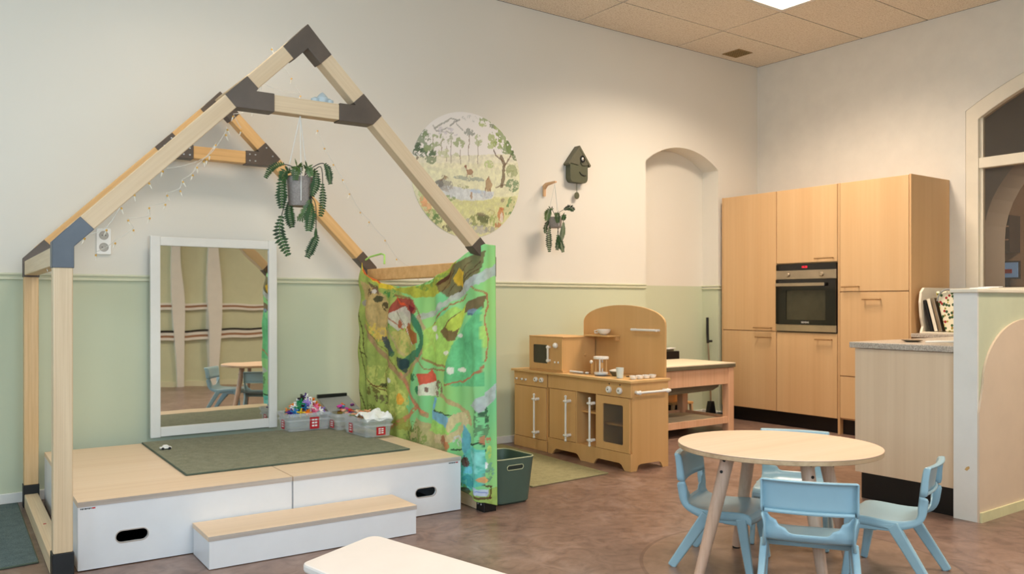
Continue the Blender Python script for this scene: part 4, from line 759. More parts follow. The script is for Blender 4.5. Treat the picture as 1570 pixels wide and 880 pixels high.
# ------------------------------------------------------------------ hanging plants
def frond(path, wd, parent, mat, nl=9, leaf_from=0.0, stem_r=.0022):
    pts = [Vector(p) for p in path]; L_ = [0]
    for i in range(1, len(pts)): L_.append(L_[-1] + (pts[i] - pts[i - 1]).length)
    def at(t_):
        d = t_ * L_[-1]
        for i in range(1, len(pts)):
            if d <= L_[i] + 1e-9:
                k = (d - L_[i - 1]) / max(1e-9, L_[i] - L_[i - 1]); return pts[i - 1].lerp(pts[i], k), (pts[i] - pts[i - 1]).normalized()
        return pts[-1], (pts[-1] - pts[-2]).normalized()
    f = MB().tube(pts, stem_r, 5).build('stem', M_stem, parent)
    m = MB(); rb_ = MB(); view = Vector((.55, .83, 0)); tw = random.uniform(-.35, .35)
    for k in range(nl):
        t0 = leaf_from + (1 - leaf_from) * (k + .1) / nl; p, d = at(min(1, t0)); p2, _ = at(min(1, t0 + (1 - leaf_from) * .85 / nl))
        sd = d.cross(view); sd = sd.normalized() if sd.length > .2 else d.orthogonal().normalized()
        sd = (sd + view * tw).normalized(); q = (k + .8) / nl; wl = wd * (.45 + .75 * math.sin(math.pi * min(1, q * .93))) * random.uniform(.85, 1.1)
        for s in (-1, 1):
            dp = view * (-.25 * wl); g_ = (p2 - p) * .62
            a = p; b = p + sd * s * wl * .45 + d * wl * .02 + dp * .3; c = p + sd * s * wl + d * wl * .42 + dp; e_ = p + g_ + sd * s * wl * .55 + d * wl * .30 + dp * .4
            m.add([a, b, c, e_, p + g_], [(0, 1, 2, 3, 4)])
        rb_.tube([p - view * .002, p2 - view * .002], .0012, 4)
    lf = m.build('leaf', mat, f, solid=.0016); rb_.build('leaf_rib', M_rib, lf); return f
def plant(label, c, s, fr, pot_r, pot_h, cord_top, cords, group='hanging artificial plants'):
    t = thing('hanging_plant', label, 'plant', (c[0], c[1], c[2] - pot_h / 2), group)
    MB().lathe((c[0], c[1], c[2]), [(pot_r * .84, -pot_h / 2), (pot_r * .9, -pot_h / 2 + .006), (pot_r, pot_h / 2), (pot_r * .9, pot_h / 2), (pot_r * .86, pot_h / 2 - .02), (.0001, pot_h / 2 - .022)], 28).build('felt_pot', M_felt, t, smooth=True)
    for a in cords:
        p = Vector((c[0] + pot_r * 1.02 * math.cos(a), c[1] + pot_r * 1.02 * math.sin(a), c[2] + pot_h / 2)); q = p - Vector((0, 0, pot_h * .85))
        MB().tube([q, p, cord_top], .0022, 5).build('cord', M_cord, t)
    ax = Vector((.83, -.55, 0)); vw = Vector((.55, .83, 0))
    for k, (pts, wd, dep, mt, lf) in enumerate(fr):
        P_ = []
        for i, (px, py) in enumerate(pts):
            dd = dep if i else dep * .3; P_.append(Vector(c) + ax * px * s + Vector((0, 0, -py * s)) - vw * dd * pot_r)
        # smooth the path
        Q = []
        for i in range(len(P_) - 1):
            a0 = P_[max(i - 1, 0)]; a1 = P_[i]; a2 = P_[i + 1]; a3 = P_[min(i + 2, len(P_) - 1)]
            for j in range(5):
                u = j / 5; Q.append(.5 * ((2 * a1) + (a2 - a0) * u + (2 * a0 - 5 * a1 + 4 * a2 - a3) * u * u + (3 * a1 - a0 - 3 * a2 + a3) * u ** 3))
        Q.append(P_[-1]); frond(Q, wd * s * .9, t, mt, 13, lf)
    return t
FR1 = [([(2, -24), (-8, -34), (-24, -38), (-38, -32), (-47, -18)], 6, .6, M_leaf, .45), ([(4, -26), (0, -34), (-2, -14)], 9, 1.2, M_leaf2, .1),
       ([(-8, -24), (-20, -16), (-22, 2), (-22, 26)], 10, 1.0, M_leaf, .2), ([(-18, 5), (-24, 40), (-26, 60), (-20, 78), (-13, 93)], 9, .8, M_leaf, .35),
       ([(-14, 5), (-14, 30), (-10, 52)], 9, .4, M_leaf, .2), ([(6, -22), (20, -34), (34, -40), (42, -30), (45, -10)], 6.5, .5, M_leaf, .55),
       ([(10, -22), (24, -28), (26, -10), (20, 8)], 8, .9, M_leaf, .3), ([(12, -22), (30, -36), (33, -5), (33, 18), (30, 36)], 6, .2, M_leaf, .5),
       ([(10, 0), (16, 14), (8, 36), (-2, 40)], 8, .6, M_leaf2, .3), ([(14, 5), (24, 20), (24, 66)], 3, .5, M_leaf, .8), ([(24, 60), (24, 68), (17, 84), (12, 95)], 8, .5, M_leaf, .1),
       ([(16, 4), (19, 30), (16, 58)], 9, 1.0, M_leaf, .3), ([(-6, -22), (-16, -28), (-24, -14)], 8, .8, M_leaf, .3), ([(8, -24), (14, -34), (20, -20)], 7, 1.0, M_leaf2, .3)]
pc = W(1.02, .03, 1.612 + .025)
plant('larger fake fern in grey felt pot hanging inside the play house', pc, .00325, FR1, .060, .135, (pc[0], pc[1], 1.995), (.6, 2.7, 4.4))
FR2 = [([(0, -12), (-8, -24), (-14, -14), (-16, -2)], 7, .8, M_leaf2, .3), ([(-4, -10), (-16, 4), (-18, 20)], 5, .5, M_leaf, .3), ([(-6, -4), (-12, 20), (-11, 54)], 6, .8, M_leaf, .25), ([(2, -14), (14, -22), (26, -26), (34, -21)], 6, .4, M_leaf, .45),
       ([(2, -8), (2, -16), (4, 2)], 6, 1.2, M_leaf2, .2), ([(8, -8), (14, -2), (13, 16), (10, 34)], 5.5, .8, M_leaf2, .3), ([(6, 10), (4, 24), (10, 40), (14, 54)], 6, .6, M_leaf, .3), ([(4, 5), (6, 26), (3, 50)], 5.5, .5, M_leaf, .4), ([(8, -10), (16, -14), (14, -4)], 5, .4, M_leaf, .4)]
c2 = (-2.755, -.145, 1.765)
plant('smaller fake fern in felt pot hanging from the wooden hook under the clock', c2, .0045, FR2, .058, .085, (-2.76, -.15, 2.075), (.5, 2.6, 4.6))
t = thing('wall_hook', 'pale wooden wall hook holding the smaller hanging plant', 'hook', (-2.76, 0, 2.05))
MB().prism([(-.003, 1.99), (-.003, 2.08), (-.04, 2.098), (-.16, 2.10), (-.165, 2.088), (-.05, 2.075), (-.022, 2.05), (-.018, 1.99)], -2.772, -2.748, 'x').build('bracket', M_hook, t, bevel=.003)
# pale blue paper cloud on the crossbeam
tag(MB().lathe((*W(1.13, .035, 0)[:2], 2.10), [(.0001, -.03), (.025, -.03), (.03, -.01), (.012, .012), (.0001, .02)], 14).lathe((*W(1.165, .035, 0)[:2], 2.085), [(.0001, -.015), (.02, -.015), (.02, 0), (.0001, .01)], 12).lathe((*W(1.095, .035, 0)[:2], 2.085), [(.0001, -.015), (.02, -.015), (.02, 0), (.0001, .01)], 12).build('cloud_ornament', glass('pale_blue_film', (222, 234, 240), .5, .4), off=W(1.13, .035, 2.07), smooth=True), 'pale blue cloud ornament resting on the front crossbeam of the play house', 'ornament')

# ------------------------------------------------------------------ fairy lights on the play house
t = thing('fairy_lights', 'string of small clear fairy lights draped along the play house beams', 'string lights', (-5.6, -.9, 1.4))
def strand(P, n=14):
    P = [Vector(p) for p in P]; pts = []
    for i in range(len(P) - 1):
        L_ = (P[i + 1] - P[i]).length
        for j in range(6):
            u = j / 6; p = P[i].lerp(P[i + 1], u); p.z -= .12 * L_ * 4 * u * (1 - u) * .5; pts.append(p)
    pts.append(P[-1]); return pts
wire = MB()
for P in (SA, SB, SC, SD):
    wire.tube(strand([(p[0], p[1], p[2] + .012) for p in P]), .0016, 5)
wire.build('wire', glass('clear_wire', (236, 234, 226), .35, .3), t)
bi = 0
M_bulb = glass('clear_bulb', (250, 246, 236), .35, .1)
for P in (SA, SB, SC, SD):
    for p in P:
        bi += 1; a = random.uniform(-1, 1); d = Vector((math.sin(a) * .6, -.2, -1)).normalized() * .022; p = Vector(p)
        b_ = MB().cyl(p, p + d * .45, .0045, .0045, 8).build('bulb_holder', M_gold, t)
        MB().cyl(p + d * .45, p + d * 1.5, .0042, .0015, 8).build('bulb', M_bulb, b_)

# ------------------------------------------------------------------ storage boxes with craft pieces
def clear_box(label, x0, x1, y0, y1, z0, h, faces):
    t = thing('storage_box', label, 'storage box', ((x0 + x1) / 2, (y0 + y1) / 2, z0), 'clear storage boxes on the stage')
    cx, cy = (x0 + x1) / 2, (y0 + y1) / 2; m = MB(); th = .0025; ti = .012
    def ring(z, ins, r=.02): return [(p[0], p[1], z) for p in rounded(x0 + ins, x1 - ins, y0 + ins, y1 - ins, r, 5)]
    rings = [ring(z0 + .001, ti), ring(z0 + h * .75, .004), ring(z0 + h * .76, 0), ring(z0 + h, 0)]
    inn = [ring(z0 + h, th), ring(z0 + h * .76, th), ring(z0 + h * .75, .004 + th), ring(z0 + .004, ti + th)]
    V = []; k = len(rings[0]); F = []
    for r_ in rings + inn: V += r_
    for j in range(len(rings + inn) - 1): F += [(j * k + i, j * k + (i + 1) % k, (j + 1) * k + (i + 1) % k, (j + 1) * k + i) for i in range(k)]
    F += [tuple(range(k)), tuple(range(7 * k, 8 * k))]; m.add(V, F); m.build('tub', M_clearbox, t, smooth=False)
    r2 = MB(); o_ = rounded(x0 - .008, x1 + .008, y0 - .008, y1 + .008, .026, 5); i_ = rounded(x0 + .002, x1 - .002, y0 + .002, y1 - .002, .02, 5)
    r2.holed(o_, i_, z0 + h - .018, z0 + h, 'z').build('rim', M_clearbox, t)
    r3 = MB().holed(rounded(x0 - .004, x1 + .004, y0 - .004, y1 + .004, .024, 5), i_, z0 + h - .05, z0 + h - .04, 'z').build('rib', M_clearbox, t)
    for fc, pos, wd, hh in faces:
        if fc == 'front': yy = y0 + .003; lb = B(pos - wd / 2, pos + wd / 2, yy - .002, yy - .0005, z0 + .012, z0 + .012 + hh)
        else: xx = x0 + .003; lb = B(xx - .002, xx - .0005, pos - wd / 2, pos + wd / 2, z0 + .012, z0 + .012 + hh)
        lo = lb.build('label', M_red, t); g_ = MB()
        for r_ in range(3):
            zz = z0 + .012 + hh * (.2 + .25 * r_)
            for c_ in range(2):
                q = pos + (-.16 + .32 * c_) * wd
                if fc == 'front': g_.box(q - wd * .12, q + wd * .12, yy - .0028, yy - .0021, zz, zz + hh * .14)
                else: g_.box(xx - .0028, xx - .0021, q - wd * .12, q + wd * .12, zz, zz + hh * .14)
        g_.build('label_lettering', M_paper, lo)
    return t
ZC = .3005
clear_box('clear storage box heaped with plastic stars, beside the mirror', -5.055, -4.765, -.345, -.135, ZC, .115, [("front", -4.885, .062, .074), ('side', -.235, .05, .06)])
clear_box('clear storage box holding wooden craft sticks, in front by the curtain', -4.765, -4.575, -.83, -.50, ZC, .115, [('front', -4.66, .06, .05), ('side', -.62, .05, .06)])
clear_box('clear storage box with pastel craft bits, behind the craft stick box', -4.78, -4.585, -.455, -.15, ZC, .105, [('side', -.37, .06, .05)])
STC = [('orange', (244, 132, 32)), ('yellow', (248, 206, 40)), ('green', (30, 140, 84)), ('blue', (30, 110, 170)), ('purple', (74, 40, 130)), ('lilac', (160, 130, 205)), ('pink', (240, 120, 160)), ('white', (240, 240, 236)), ('black', (28, 28, 30))]
star_m = MB(); nn = 6
oo = []
for i in range(36):
    a = 2 * math.pi * i / 36; r = .023 + .010 * math.cos(nn * a); oo.append((r * math.cos(a), r * math.sin(a)))
star_m.prism(oo, -.0035, .0035, 'z'); star_m.prism(oo, -.0035, .0035, 'x')
protos = {}
rs = random.Random(3)
def put_piece(kind, col, rgb, loc, label, group, cat):
    key = kind + col
    if key not in protos:
        src = star_m if kind == 'star_piece' else stick_m
        mt = paint(key + '_plastic', rgb, .4, .02)
        o = src.build(kind, mt, None, bevel=.0012); protos[key] = o
    else:
        o = protos[key].copy(); COL.objects.link(o)
    o.location = loc; o.rotation_euler = (rs.uniform(0, 3), rs.uniform(0, 3), rs.uniform(0, 3)); tag(o, label, cat, group)
order = [0, 1, 2, 0, 7, 7, 2, 0, 4, 3, 1, 0, 6, 7, 5, 4, 8, 1, 0, 7, 2, 3, 7, 6, 0, 1, 4, 7, 2, 5, 7, 0, 1, 8, 7, 4, 0, 2, 7, 6, 5, 7]
k = 0
for ring_, (cnt, rr, z) in enumerate(((15, .086, .412), (11, .060, .442), (7, .036, .472), (3, .014, .498))):
    for i in range(cnt):
        a = 2 * math.pi * i / cnt + ring_; nm, rgb = STC[order[k % len(order)]]; k += 1
        put_piece('star_piece', nm, rgb, (-4.905 + rr * 1.25 * math.cos(a), -.235 + rr * .9 * math.sin(a), z + rs.uniform(-.004, .004)),
                  nm + ' plastic star piece ' + ['low down', 'halfway up', 'high up', 'topmost'][ring_] + ' on the ' + ['right', 'back', 'left', 'front'][int(((a + .785) % 6.283) / 1.571)] + ' of the heap beside the mirror', 'plastic stars heaped in the clear box', 'toy')
stick_m = MB().box(-.042, .042, -.006, .006, -.0022, .0022)
SK = [('wood', (222, 176, 130)), ('wood', (222, 176, 130)), ('peach', (236, 160, 120)), ('pale', (238, 208, 178)), ('orange', (236, 120, 50)), ('mint', (150, 190, 130))]
for i in range(34):
    nm, rgb = SK[i % 6]
    loc = (-4.67 + rs.uniform(-.055, .055), -.60 + rs.uniform(-.05, .07), .395 + .0012 * i)
    key = 'craft_stick' + nm
    if key not in protos: o = stick_m.build('craft_stick', paint(key + '_colour', rgb, .6, .05), None, bevel=.001); protos[key] = o
    else: o = protos[key].copy(); COL.objects.link(o)
    o.location = loc; o.rotation_euler = (rs.uniform(-.4, .4), rs.uniform(-.35, .35), rs.uniform(0, 3.1))
    tag(o, {'wood': 'plain wooden', 'peach': 'peach coloured', 'pale': 'pale wooden', 'orange': 'orange', 'mint': 'mint green'}[nm] + ' craft stick, ' + ('lower' if i < 17 else 'upper') + (' left' if loc[0] < -4.67 else ' right') + ' part of the pile in the front clear box', 'craft stick', 'craft sticks in the clear box')
BT = [('yellow', (246, 200, 90)), ('light blue', (110, 170, 215)), ('red', (214, 50, 40)), ('orange', (240, 120, 60)), ('magenta', (214, 70, 170)), ('peach', (238, 176, 150)), ('purple', (120, 60, 130))]
for i in range(21):
    nm, rgb = BT[i % 7]; key = 'foam' + nm
    loc = (-4.70 + rs.uniform(-.05, .08), -.32 + rs.uniform(-.11, .12), .385 + .0035 * i)
    if key not in protos: o = MB().prism([(.02 * math.cos(R(60 * j)), .014 * math.sin(R(60 * j))) for j in range(6)], -.005, .005, 'z').build('foam_shape', paint(nm.replace(' ', '_') + '_foam', rgb, .8, .03), None, bevel=.002); protos[key] = o
    else: o = protos[key].copy(); COL.objects.link(o)
    o.location = loc; o.rotation_euler = (rs.uniform(-.5, .5), rs.uniform(-.5, .5), rs.uniform(0, 3)); tag(o, nm + ' foam shape ' + ['low', 'midway', 'on top'][i // 7] + ' in the heap of the rear clear box', 'craft shape', 'foam shapes in the rear clear box')
t = thing('box_lid', 'grey box lid with black handle strip resting against the curtain', 'lid', (-4.64, -.15, .42))
MB().obox((-4.665, -.22, .445), Vector((1, 0, .02)).normalized(), Vector((0, .94, .34)).normalized(), Vector((0, -.34, .94)).normalized(), .11, .10, .003).build('lid_sheet', M_grey, t, bevel=.002)
B(-4.775, -4.565, -.135, -.112, .478, .502).build('handle_strip', M_black, t, bevel=.002)
cr = MB(); V = []
for j in range(13):
    for i in range(13):
        x = -4.585 - .17 * i / 12; y = -.835 + .17 * j / 12
        V.append((x, y, .425 + .012 * math.sin(i * .9 + j * .5) + .007 * math.sin(j * 1.7 - i) + .024 * (1 - i / 12) * (j / 12) - .02 * max(0, (1 - j / 2))))
cr.add(V, [(j * 13 + i, j * 13 + i + 1, (j + 1) * 13 + i + 1, (j + 1) * 13 + i) for j in range(12) for i in range(12)])
cr2 = [(-4.575, -.842), (-4.75, -.842)]
tag(cr.build('crumpled_paper', M_paper, off=(-4.67, -.75, .42), solid=.0012), 'crumpled white paper bag on the front clear box by the curtain', 'paper')
t = thing('toy_car', 'tiny white and black toy on the green grey carpet', 'toy', W(.66, 1.17, .3))
w0 = W(.66, 1.17, 0)
MB().box(w0[0] - .03, w0[0] + .03, w0[1] - .015, w0[1] + .015, .306, .316).prism([(w0[0] - .018, .316), (w0[0] + .02, .316), (w0[0] + .01, .326), (w0[0] - .01, .326)], w0[1] - .013, w0[1] + .013, 'y').build('body', M_whitep, t, bevel=.003)
for dx in (-.018, .018):
    for dy in (-.016, .016): MB().cyl((w0[0] + dx, w0[1] + dy - .003, .308), (w0[0] + dx, w0[1] + dy + .003, .308), .0075, n=12).build('wheel', M_black, t)

# ------------------------------------------------------------------ toy kitchen
KX = -3.13
def rod_handle(parent, y, z0, z1, horiz=None):
    m = MB()
    if horiz is None:
        m.cyl((KX - .045, y, z0), (KX - .045, y, z1), .0075, n=12)
        for z in (z0 + .035, z1 - .035):
            m.cyl((KX - .045, y - .022, z), (KX - .045, y + .022, z), .008, n=10).ball((KX - .045, y, z), .013).cyl((KX - .0005, y, z), (KX - .045, y, z), .011, n=12)
        for z in (z0, z1): m.ball((KX - .045, y, z), .010)
    return m.build('handle', M_whitep, parent, smooth=True)
def knob(parent, y, z, r=.019):
    k_ = MB().lathe((KX - .0005, y, z), [(r, 0), (r, -.012), (r * .75, -.018), (r * .3, -.016), (.0001, -.016)], 20, 'x').build('knob', M_whitep, parent, smooth=True)
    MB().cyl((KX - .0165, y, z), (KX - .019, y, z), .004, n=8).build('knob_screw', M_black, k_); return k_
t = thing('toy_cooker_unit', 'narrow birch toy cooker unit against the wall with white knobs', 'toy kitchen', (-2.96, -.31, 0), 'toy kitchen units')
B(KX + .014, -2.775, -.515, -.10, 0, .585).build('body', M_birch, t, bevel=.002)
B(KX, KX + .0135, -.514, -.101, .48, .584).build('control_panel', M_birch, t, bevel=.002)
dd = B(KX, KX + .0135, -.502, -.106, .085, .475).build('door', M_birch, t, bevel=.002); rod_handle(dd, -.415, .105, .425)
B(KX, KX + .0135, -.514, -.101, .001, .081).build('kick_panel', M_birch, t, bevel=.002)
for y in (-.385, -.455): knob(t, y, .535)
for y in (-.14, -.21, -.26): knob(t, y, .525, .008)
t = thing('toy_sink_unit', 'wide birch toy kitchen unit with oven window and arched feet', 'toy kitchen', (-2.96, -.97, 0), 'toy kitchen units')
Y0, Y1 = -1.408, -.530
def feet(a, b, z1, n_):
    """base strip with shaped arches"""
    P = [(a, z1), (b, z1), (b, 0)]
    segs = {1: [(b - .05, a + .05)], 2: [(b - .05, (a + b) / 2 + .07), ((a + b) / 2 - .07, a + .06)]}[n_]
    for s0, s1 in segs: P += [(s0, 0), (s0 - .03, .035), (s0 - .05, .043), (s1 + .05, .043), (s1 + .03, .035), (s1, 0)]
    P += [(a, 0)]; return P
MB().prism(feet(Y0, Y1, .115, 2), KX, KX + .014, 'x').build('base_strip', M_birch, t)
sd = feet(KX + .0145, -2.777, .115, 1); MB().prism(sd[:0] or [(KX + .0145, .585), (-2.777, .585), (-2.777, 0), (-2.83, 0), (-2.85, .035), (-2.87, .043), (-3.04, .043), (-3.06, .035), (-3.075, 0), (KX + .0145, 0)], Y0, Y0 + .014, 'y').build('side_panel', M_birch, t)
B(KX + .0145, -2.777, Y1 - .014, Y1, 0, .585).build('side_panel', M_birch, t)
B(KX, KX + .014, Y0, Y1, .485, .585).build('apron', M_birch, t, bevel=.0015)
B(KX + .0145, -2.777, Y0 + .0145, Y1 - .0145, .10, .114).build('bottom_shelf', M_birch, t)
B(-2.79, -2.777, Y0 + .0145, Y1 - .0145, .1145, .585).build('back_panel', M_birch, t)
for y in (-.852, -1.070): B(KX + .002, -2.791, y - .006, y + .006, .1145, .584).build('divider', M_birch, t)
B(KX + .05, -2.791, -1.0635, -.8585, .335, .347).build('shelf', M_birch, t); B(KX + .04, -2.791, -1.3935, -1.0765, .28, .292).build('shelf', M_birch, t)
dd = B(KX, KX + .013, -.843, -.545, .118, .481).build('door', M_birch, t, bevel=.002); rod_handle(dd, -.788, .13, .445)
dd = MB().holed(rect(-1.395, -1.064, .118, .481), rounded(-1.335, -1.135, .165, .43, .012), KX - .001, KX + .013, 'x').build('oven_door', M_birch, t); rod_handle(dd, -1.048, .13, .455)
B(KX + .005, KX + .008, -1.34, -1.13, .16, .435).build('door_pane', M_acryl, dd)
for y in (-1.20, -1.305): knob(t, y, .528, .023)
MB().box(KX - .001, KX + .001, -1.205, -1.195, .562, .57).box(KX - .001, KX + .001, -1.31, -1.30, .562, .57).build('burner_mark', M_black, t)
m = MB().cyl((-3.10, Y0 - .04, .523), (-2.81, Y0 - .04, .523), .008, n=12)
for x in (-3.085, -2.825): m.cyl((x, Y0, .523), (x, Y0 - .04, .523), .011, n=12).ball((x, Y0 - .04, .523), .015)
m.ball((-3.105, Y0 - .04, .523), .011).ball((-2.805, Y0 - .04, .523), .011).build('towel_rail', M_whitep, t, smooth=True)
ct = MB().holed(rect(KX - .02, -2.775, Y0 - .02, -.085), rounded(-3.08, -2.88, -.86, -.68, .05), .5855, .602, 'z').build('worktop', M_birch_y, t, bevel=.002)
MB().lathe((-2.98, -.77, .60), [(.092, 0), (.085, -.03), (.06, -.06), (.0001, -.06)], 28).build('sink_basin', M_steel, t, smooth=True)
for (x, y) in ((-3.03, -1.02), (-2.9, -1.2)): MB().cyl((x, y, .6022), (x, y, .604), .055, n=28).build('hob_disc', M_black, t)
hood = [(-1.375, .6025), (-1.375, .965)] + [(-.9475 - .4275 * math.cos(math.pi * i / 28), .965 + .135 * math.sin(math.pi * i / 28) ** .9) for i in range(1, 28)] + [(-.52, .965), (-.52, .6025)]
MB().prism(hood, -2.774, -2.758, 'x').build('arched_backboard', M_birch, t, bevel=.002)
B(-2.90, -2.7745, -.93, -.665, .868, .878).build('wall_shelf', M_birch_y, t, bevel=.002)
B(-2.81, -2.7745, -.92, -.90, .84, .868).build('shelf_bracket', M_birch, t)
m = MB().cyl((-2.81, -1.33, .925), (-2.81, -1.08, .925), .009, n=12)
for y in (-1.32, -1.09): m.cyl((-2.7745, y, .925), (-2.81, y, .925), .009, n=10)
m.build('hanging_rail', M_whitep, t, smooth=True)
tp = MB().tube([(-2.83, -.60, .602), (-2.83, -.60, .70), (-2.835, -.61, .735), (-2.86, -.64, .745), (-2.89, -.67, .72)], .010, 10).build('tap', M_birch, t, smooth=True)
tag(MB().lathe((-2.845, -.83, .879), [(.02, 0), (.045, .02), (.052, .042), (.048, .042), (.04, .022), (.0001, .005)], 24).tube([(-2.86, -.78, .912), (-2.87, -.755, .908), (-2.87, -.76, .893), (-2.86, -.785, .893)], .005).build('toy_bowl', M_whitep, off=(-2.845, -.83, .879), smooth=True), 'white toy bowl with handle on the toy kitchen shelf', 'bowl')
# toy microwave
t = thing('toy_microwave', 'birch toy microwave with dark window on the toy kitchen', 'toy microwave', (-2.93, -.46, .603))
MB().box(-3.095, -2.785, -.665, -.27, .615, .858).box(-3.105, -2.78, -.672, -.262, .603, .615).box(-3.105, -2.78, -.672, -.262, .858, .866).build('case', M_birch, t, bevel=.002)
MB().holed(rect(-.665, -.27, .616, .857), rounded(-.495, -.315, .66, .80, .012), -3.108, -3.0955, 'x').build('door', M_birch, t)
B(-3.100, -3.0975, -.50, -.31, .655, .805).build('door_window', M_ovenwin, t)
MB().cyl((-3.13, -.525, .69), (-3.13, -.525, .78), .008, n=10).ball((-3.13, -.525, .785), .014).ball((-3.13, -.525, .685), .014).cyl((-3.108, -.525, .785), (-3.13, -.525, .785), .009).cyl((-3.108, -.525, .685), (-3.13, -.525, .685), .009).build('handle', M_whitep, t, smooth=True)
MB().ball((-3.118, -.60, .80), .021).build('dial', M_whitep, t, smooth=True)
for y in (-.585, -.625): MB().ball((-3.11, y, .675), .008).build('button', M_whitep, t, smooth=True)
# toy coffee maker, pan, cup, dishes
t = thing('toy_coffee_maker', 'white and birch toy coffee maker on the toy kitchen worktop', 'toy coffee maker', (-2.95, -.93, .603))
MB().cyl((-2.98, -.95, .6045), (-2.98, -.95, .622), .05, n=24).build('base', M_whitep, t, bevel=.003)
MB().cyl((-2.98, -.95, .715), (-2.98, -.95, .733), .055, n=24).build('lid', M_whitep, t, bevel=.003)
for a in range(4): MB().cyl((-2.98 + .038 * math.cos(a * 1.57 + .6), -.95 + .038 * math.sin(a * 1.57 + .6), .622), (-2.98 + .038 * math.cos(a * 1.57 + .6), -.95 + .038 * math.sin(a * 1.57 + .6), .715), .006, n=10).build('post', [M_whitep, M_birch][a % 2], t, smooth=True)
MB().cyl((-2.98, -.95, .65), (-2.98, -.95, .69), .018, n=14).build('jug', M_birch, t)
MB().ball((-3.0, -.868, .69), .013).build('switch_knob', M_whitep, t, smooth=True); B(-3.0, -2.985, -.885, -.862, .604, .69).build('switch_post', M_birch, t)
t = thing('toy_pan', 'small metal toy pan with lid on the toy hob', 'toy pan', (-2.95, -1.09, .604))
MB().lathe((-2.96, -1.09, .6045), [(.03, 0), (.045, .02), (.048, .03), (.0001, .03)], 24).build('bowl', M_basin, t, smooth=True); MB().lathe((-2.96, -1.09, .637), [(.052, 0), (.05, .006), (.02, .014), (.0001, .015)], 24).build('lid', M_whitep, t, smooth=True)
tag(MB().lathe((-3.06, -1.23, .6045), [(.022, 0), (.027, .07), (.025, .07), (.020, .006), (.0001, .006)], 24).build('toy_cup', paint('pale_blue_white_plastic', (214, 224, 220), .4), off=(-3.06, -1.23, .604), smooth=True), 'tall white toy cup on the worktop corner of the toy kitchen', 'cup')
for i, (x, lab) in enumerate(((-3.045, 'first'), (-2.985, 'second'), (-2.925, 'third'), (-2.865, 'fourth'))):
    tag(MB().lathe((x, -1.345, .6045), [(.02, 0), (.026, .014), (.027, .022), (.024, .022), (.019, .006), (.0001, .004)], 18).build('toy_dish', M_whitep, off=(x, -1.345, .604), smooth=True), lab + ' small white toy dish from the front in the row at the right worktop edge', 'toy dish', 'row of small white toy dishes')
t = thing('toy_spoon', 'white toy spoon and sponge in the toy kitchen sink', 'toy spoon', (-3.03, -.80, .59)); MB().tube([(-3.06, -.70, .615), (-3.02, -.80, .61)], .007).ball((-3.01, -.83, .608), .016, sz=.5).build('spoon', M_whitep, t, smooth=True)

# ------------------------------------------------------------------ sand table and what stands in the niche
t = thing('play_table', 'pinkish beech play table with pale lid and grey basin behind the toy kitchen', 'table', (-1.7, -.34, 0))
SX0, SX1, SY0, SY1 = -2.35, -1.172, -.66, -.06
for x in (SX0, SX1 - .07):
    for y in (SY0, SY1 - .07): B(x, x + .07, y, y + .07, 0, .555).build('leg', M_pinkwood, t, bevel=.004)
for (a, b, c, d_) in ((SX0 + .07, SX1 - .07, SY0 + .01, SY0 + .032), (SX0 + .07, SX1 - .07, SY1 - .03, SY1 - .008), (SX1 - .03, SX1 - .008, SY0 + .07, SY1 - .07), (SX0 + .01, SX0 + .03, SY0 + .07, SY1 - .07)):
    B(a, b, c, d_, .415, .555).build('apron', M_pinkwood, t); B(a, b, c, d_, .075, .13).build('stretcher', M_pinkwood, t)
B(SX0 + .035, SX1 - .035, SY0 + .035, SY1 - .035, .095, .108).build('bottom_board', M_sand, t)
B(SX0 - .01, SX1 + .01, SY0 - .01, SY1 + .01, .558, .588).build('lid_edge', M_basin, t, bevel=.003); B(SX0 - .009, SX1 + .009, SY0 - .009, SY1 + .009, .5885, .596).build('lid', M_sand, t)
m = MB(); m.prism([(SX0 + .1, .415), (SX1 - .11, .415), (SX1 - .13, .385), (SX1 - .2, .36), (SX0 + .2, .345), (SX0 + .12, .37)], SY0 + .06, SY1 - .06, 'y'); m.build('basin', M_basin, t, bevel=.01)
t = thing('black_cabinet', 'black floor cabinet with papers on top standing in the wall niche', 'cabinet', (-1.3, .1, 0))
B(-1.50, -1.03, .105, .185, 0, .655).build('body', M_black, t, bevel=.004); B(-1.46, -1.10, .11, .18, .655, .675).build('top_tray', M_basin, t, bevel=.003)
tag(MB().obox((-1.14, .135, .682), Vector((.98, .15, .05)).normalized(), Vector((-.15, .98, 0)).normalized(), Vector((0, 0, 1)), .06, .035, .003).build('folded_paper', M_paper, off=(-1.14, .07, .68)), 'folded white paper on the black cabinet in the niche', 'paper')
t = thing('step_stool', 'small honey coloured wooden stool in the wall niche behind the play table', 'stool', (-1.1, .03, 0))
B(-1.27, -.99, -.035, .095, .165, .185).build('seat', M_honey_x, t, bevel=.004)
for x, y in ((-1.25, -.02), (-1.01, -.02), (-1.25, .08), (-1.01, .08)): MB().beam((x, y, .165), (x + (.015 if x > -1.2 else -.015), y, 0), .028, .022).build('leg', M_honey_z, t)
B(-1.24, -1.04, .06, .075, .186, .25).build('upright', M_honey_x, t)
t = thing('broom_and_dustpan', 'dark long handled broom with black dustpan leaning in the niche corner', 'broom', (-.72, .03, 0))
MB().tube([(-.665, .03, .02), (-.66, .05, .4), (-.655, .08, .72)], .009).build('steel_pole', M_steel, t, smooth=True); MB().tube([(-.655, .08, .72), (-.65, .09, .82), (-.64, .10, .97)], .013).build('grip', M_black, t, smooth=True)
MB().tube([(-.62, .06, .74), (-.655, .075, .74), (-.66, .08, .77)], .012).build('clip', M_black, t)
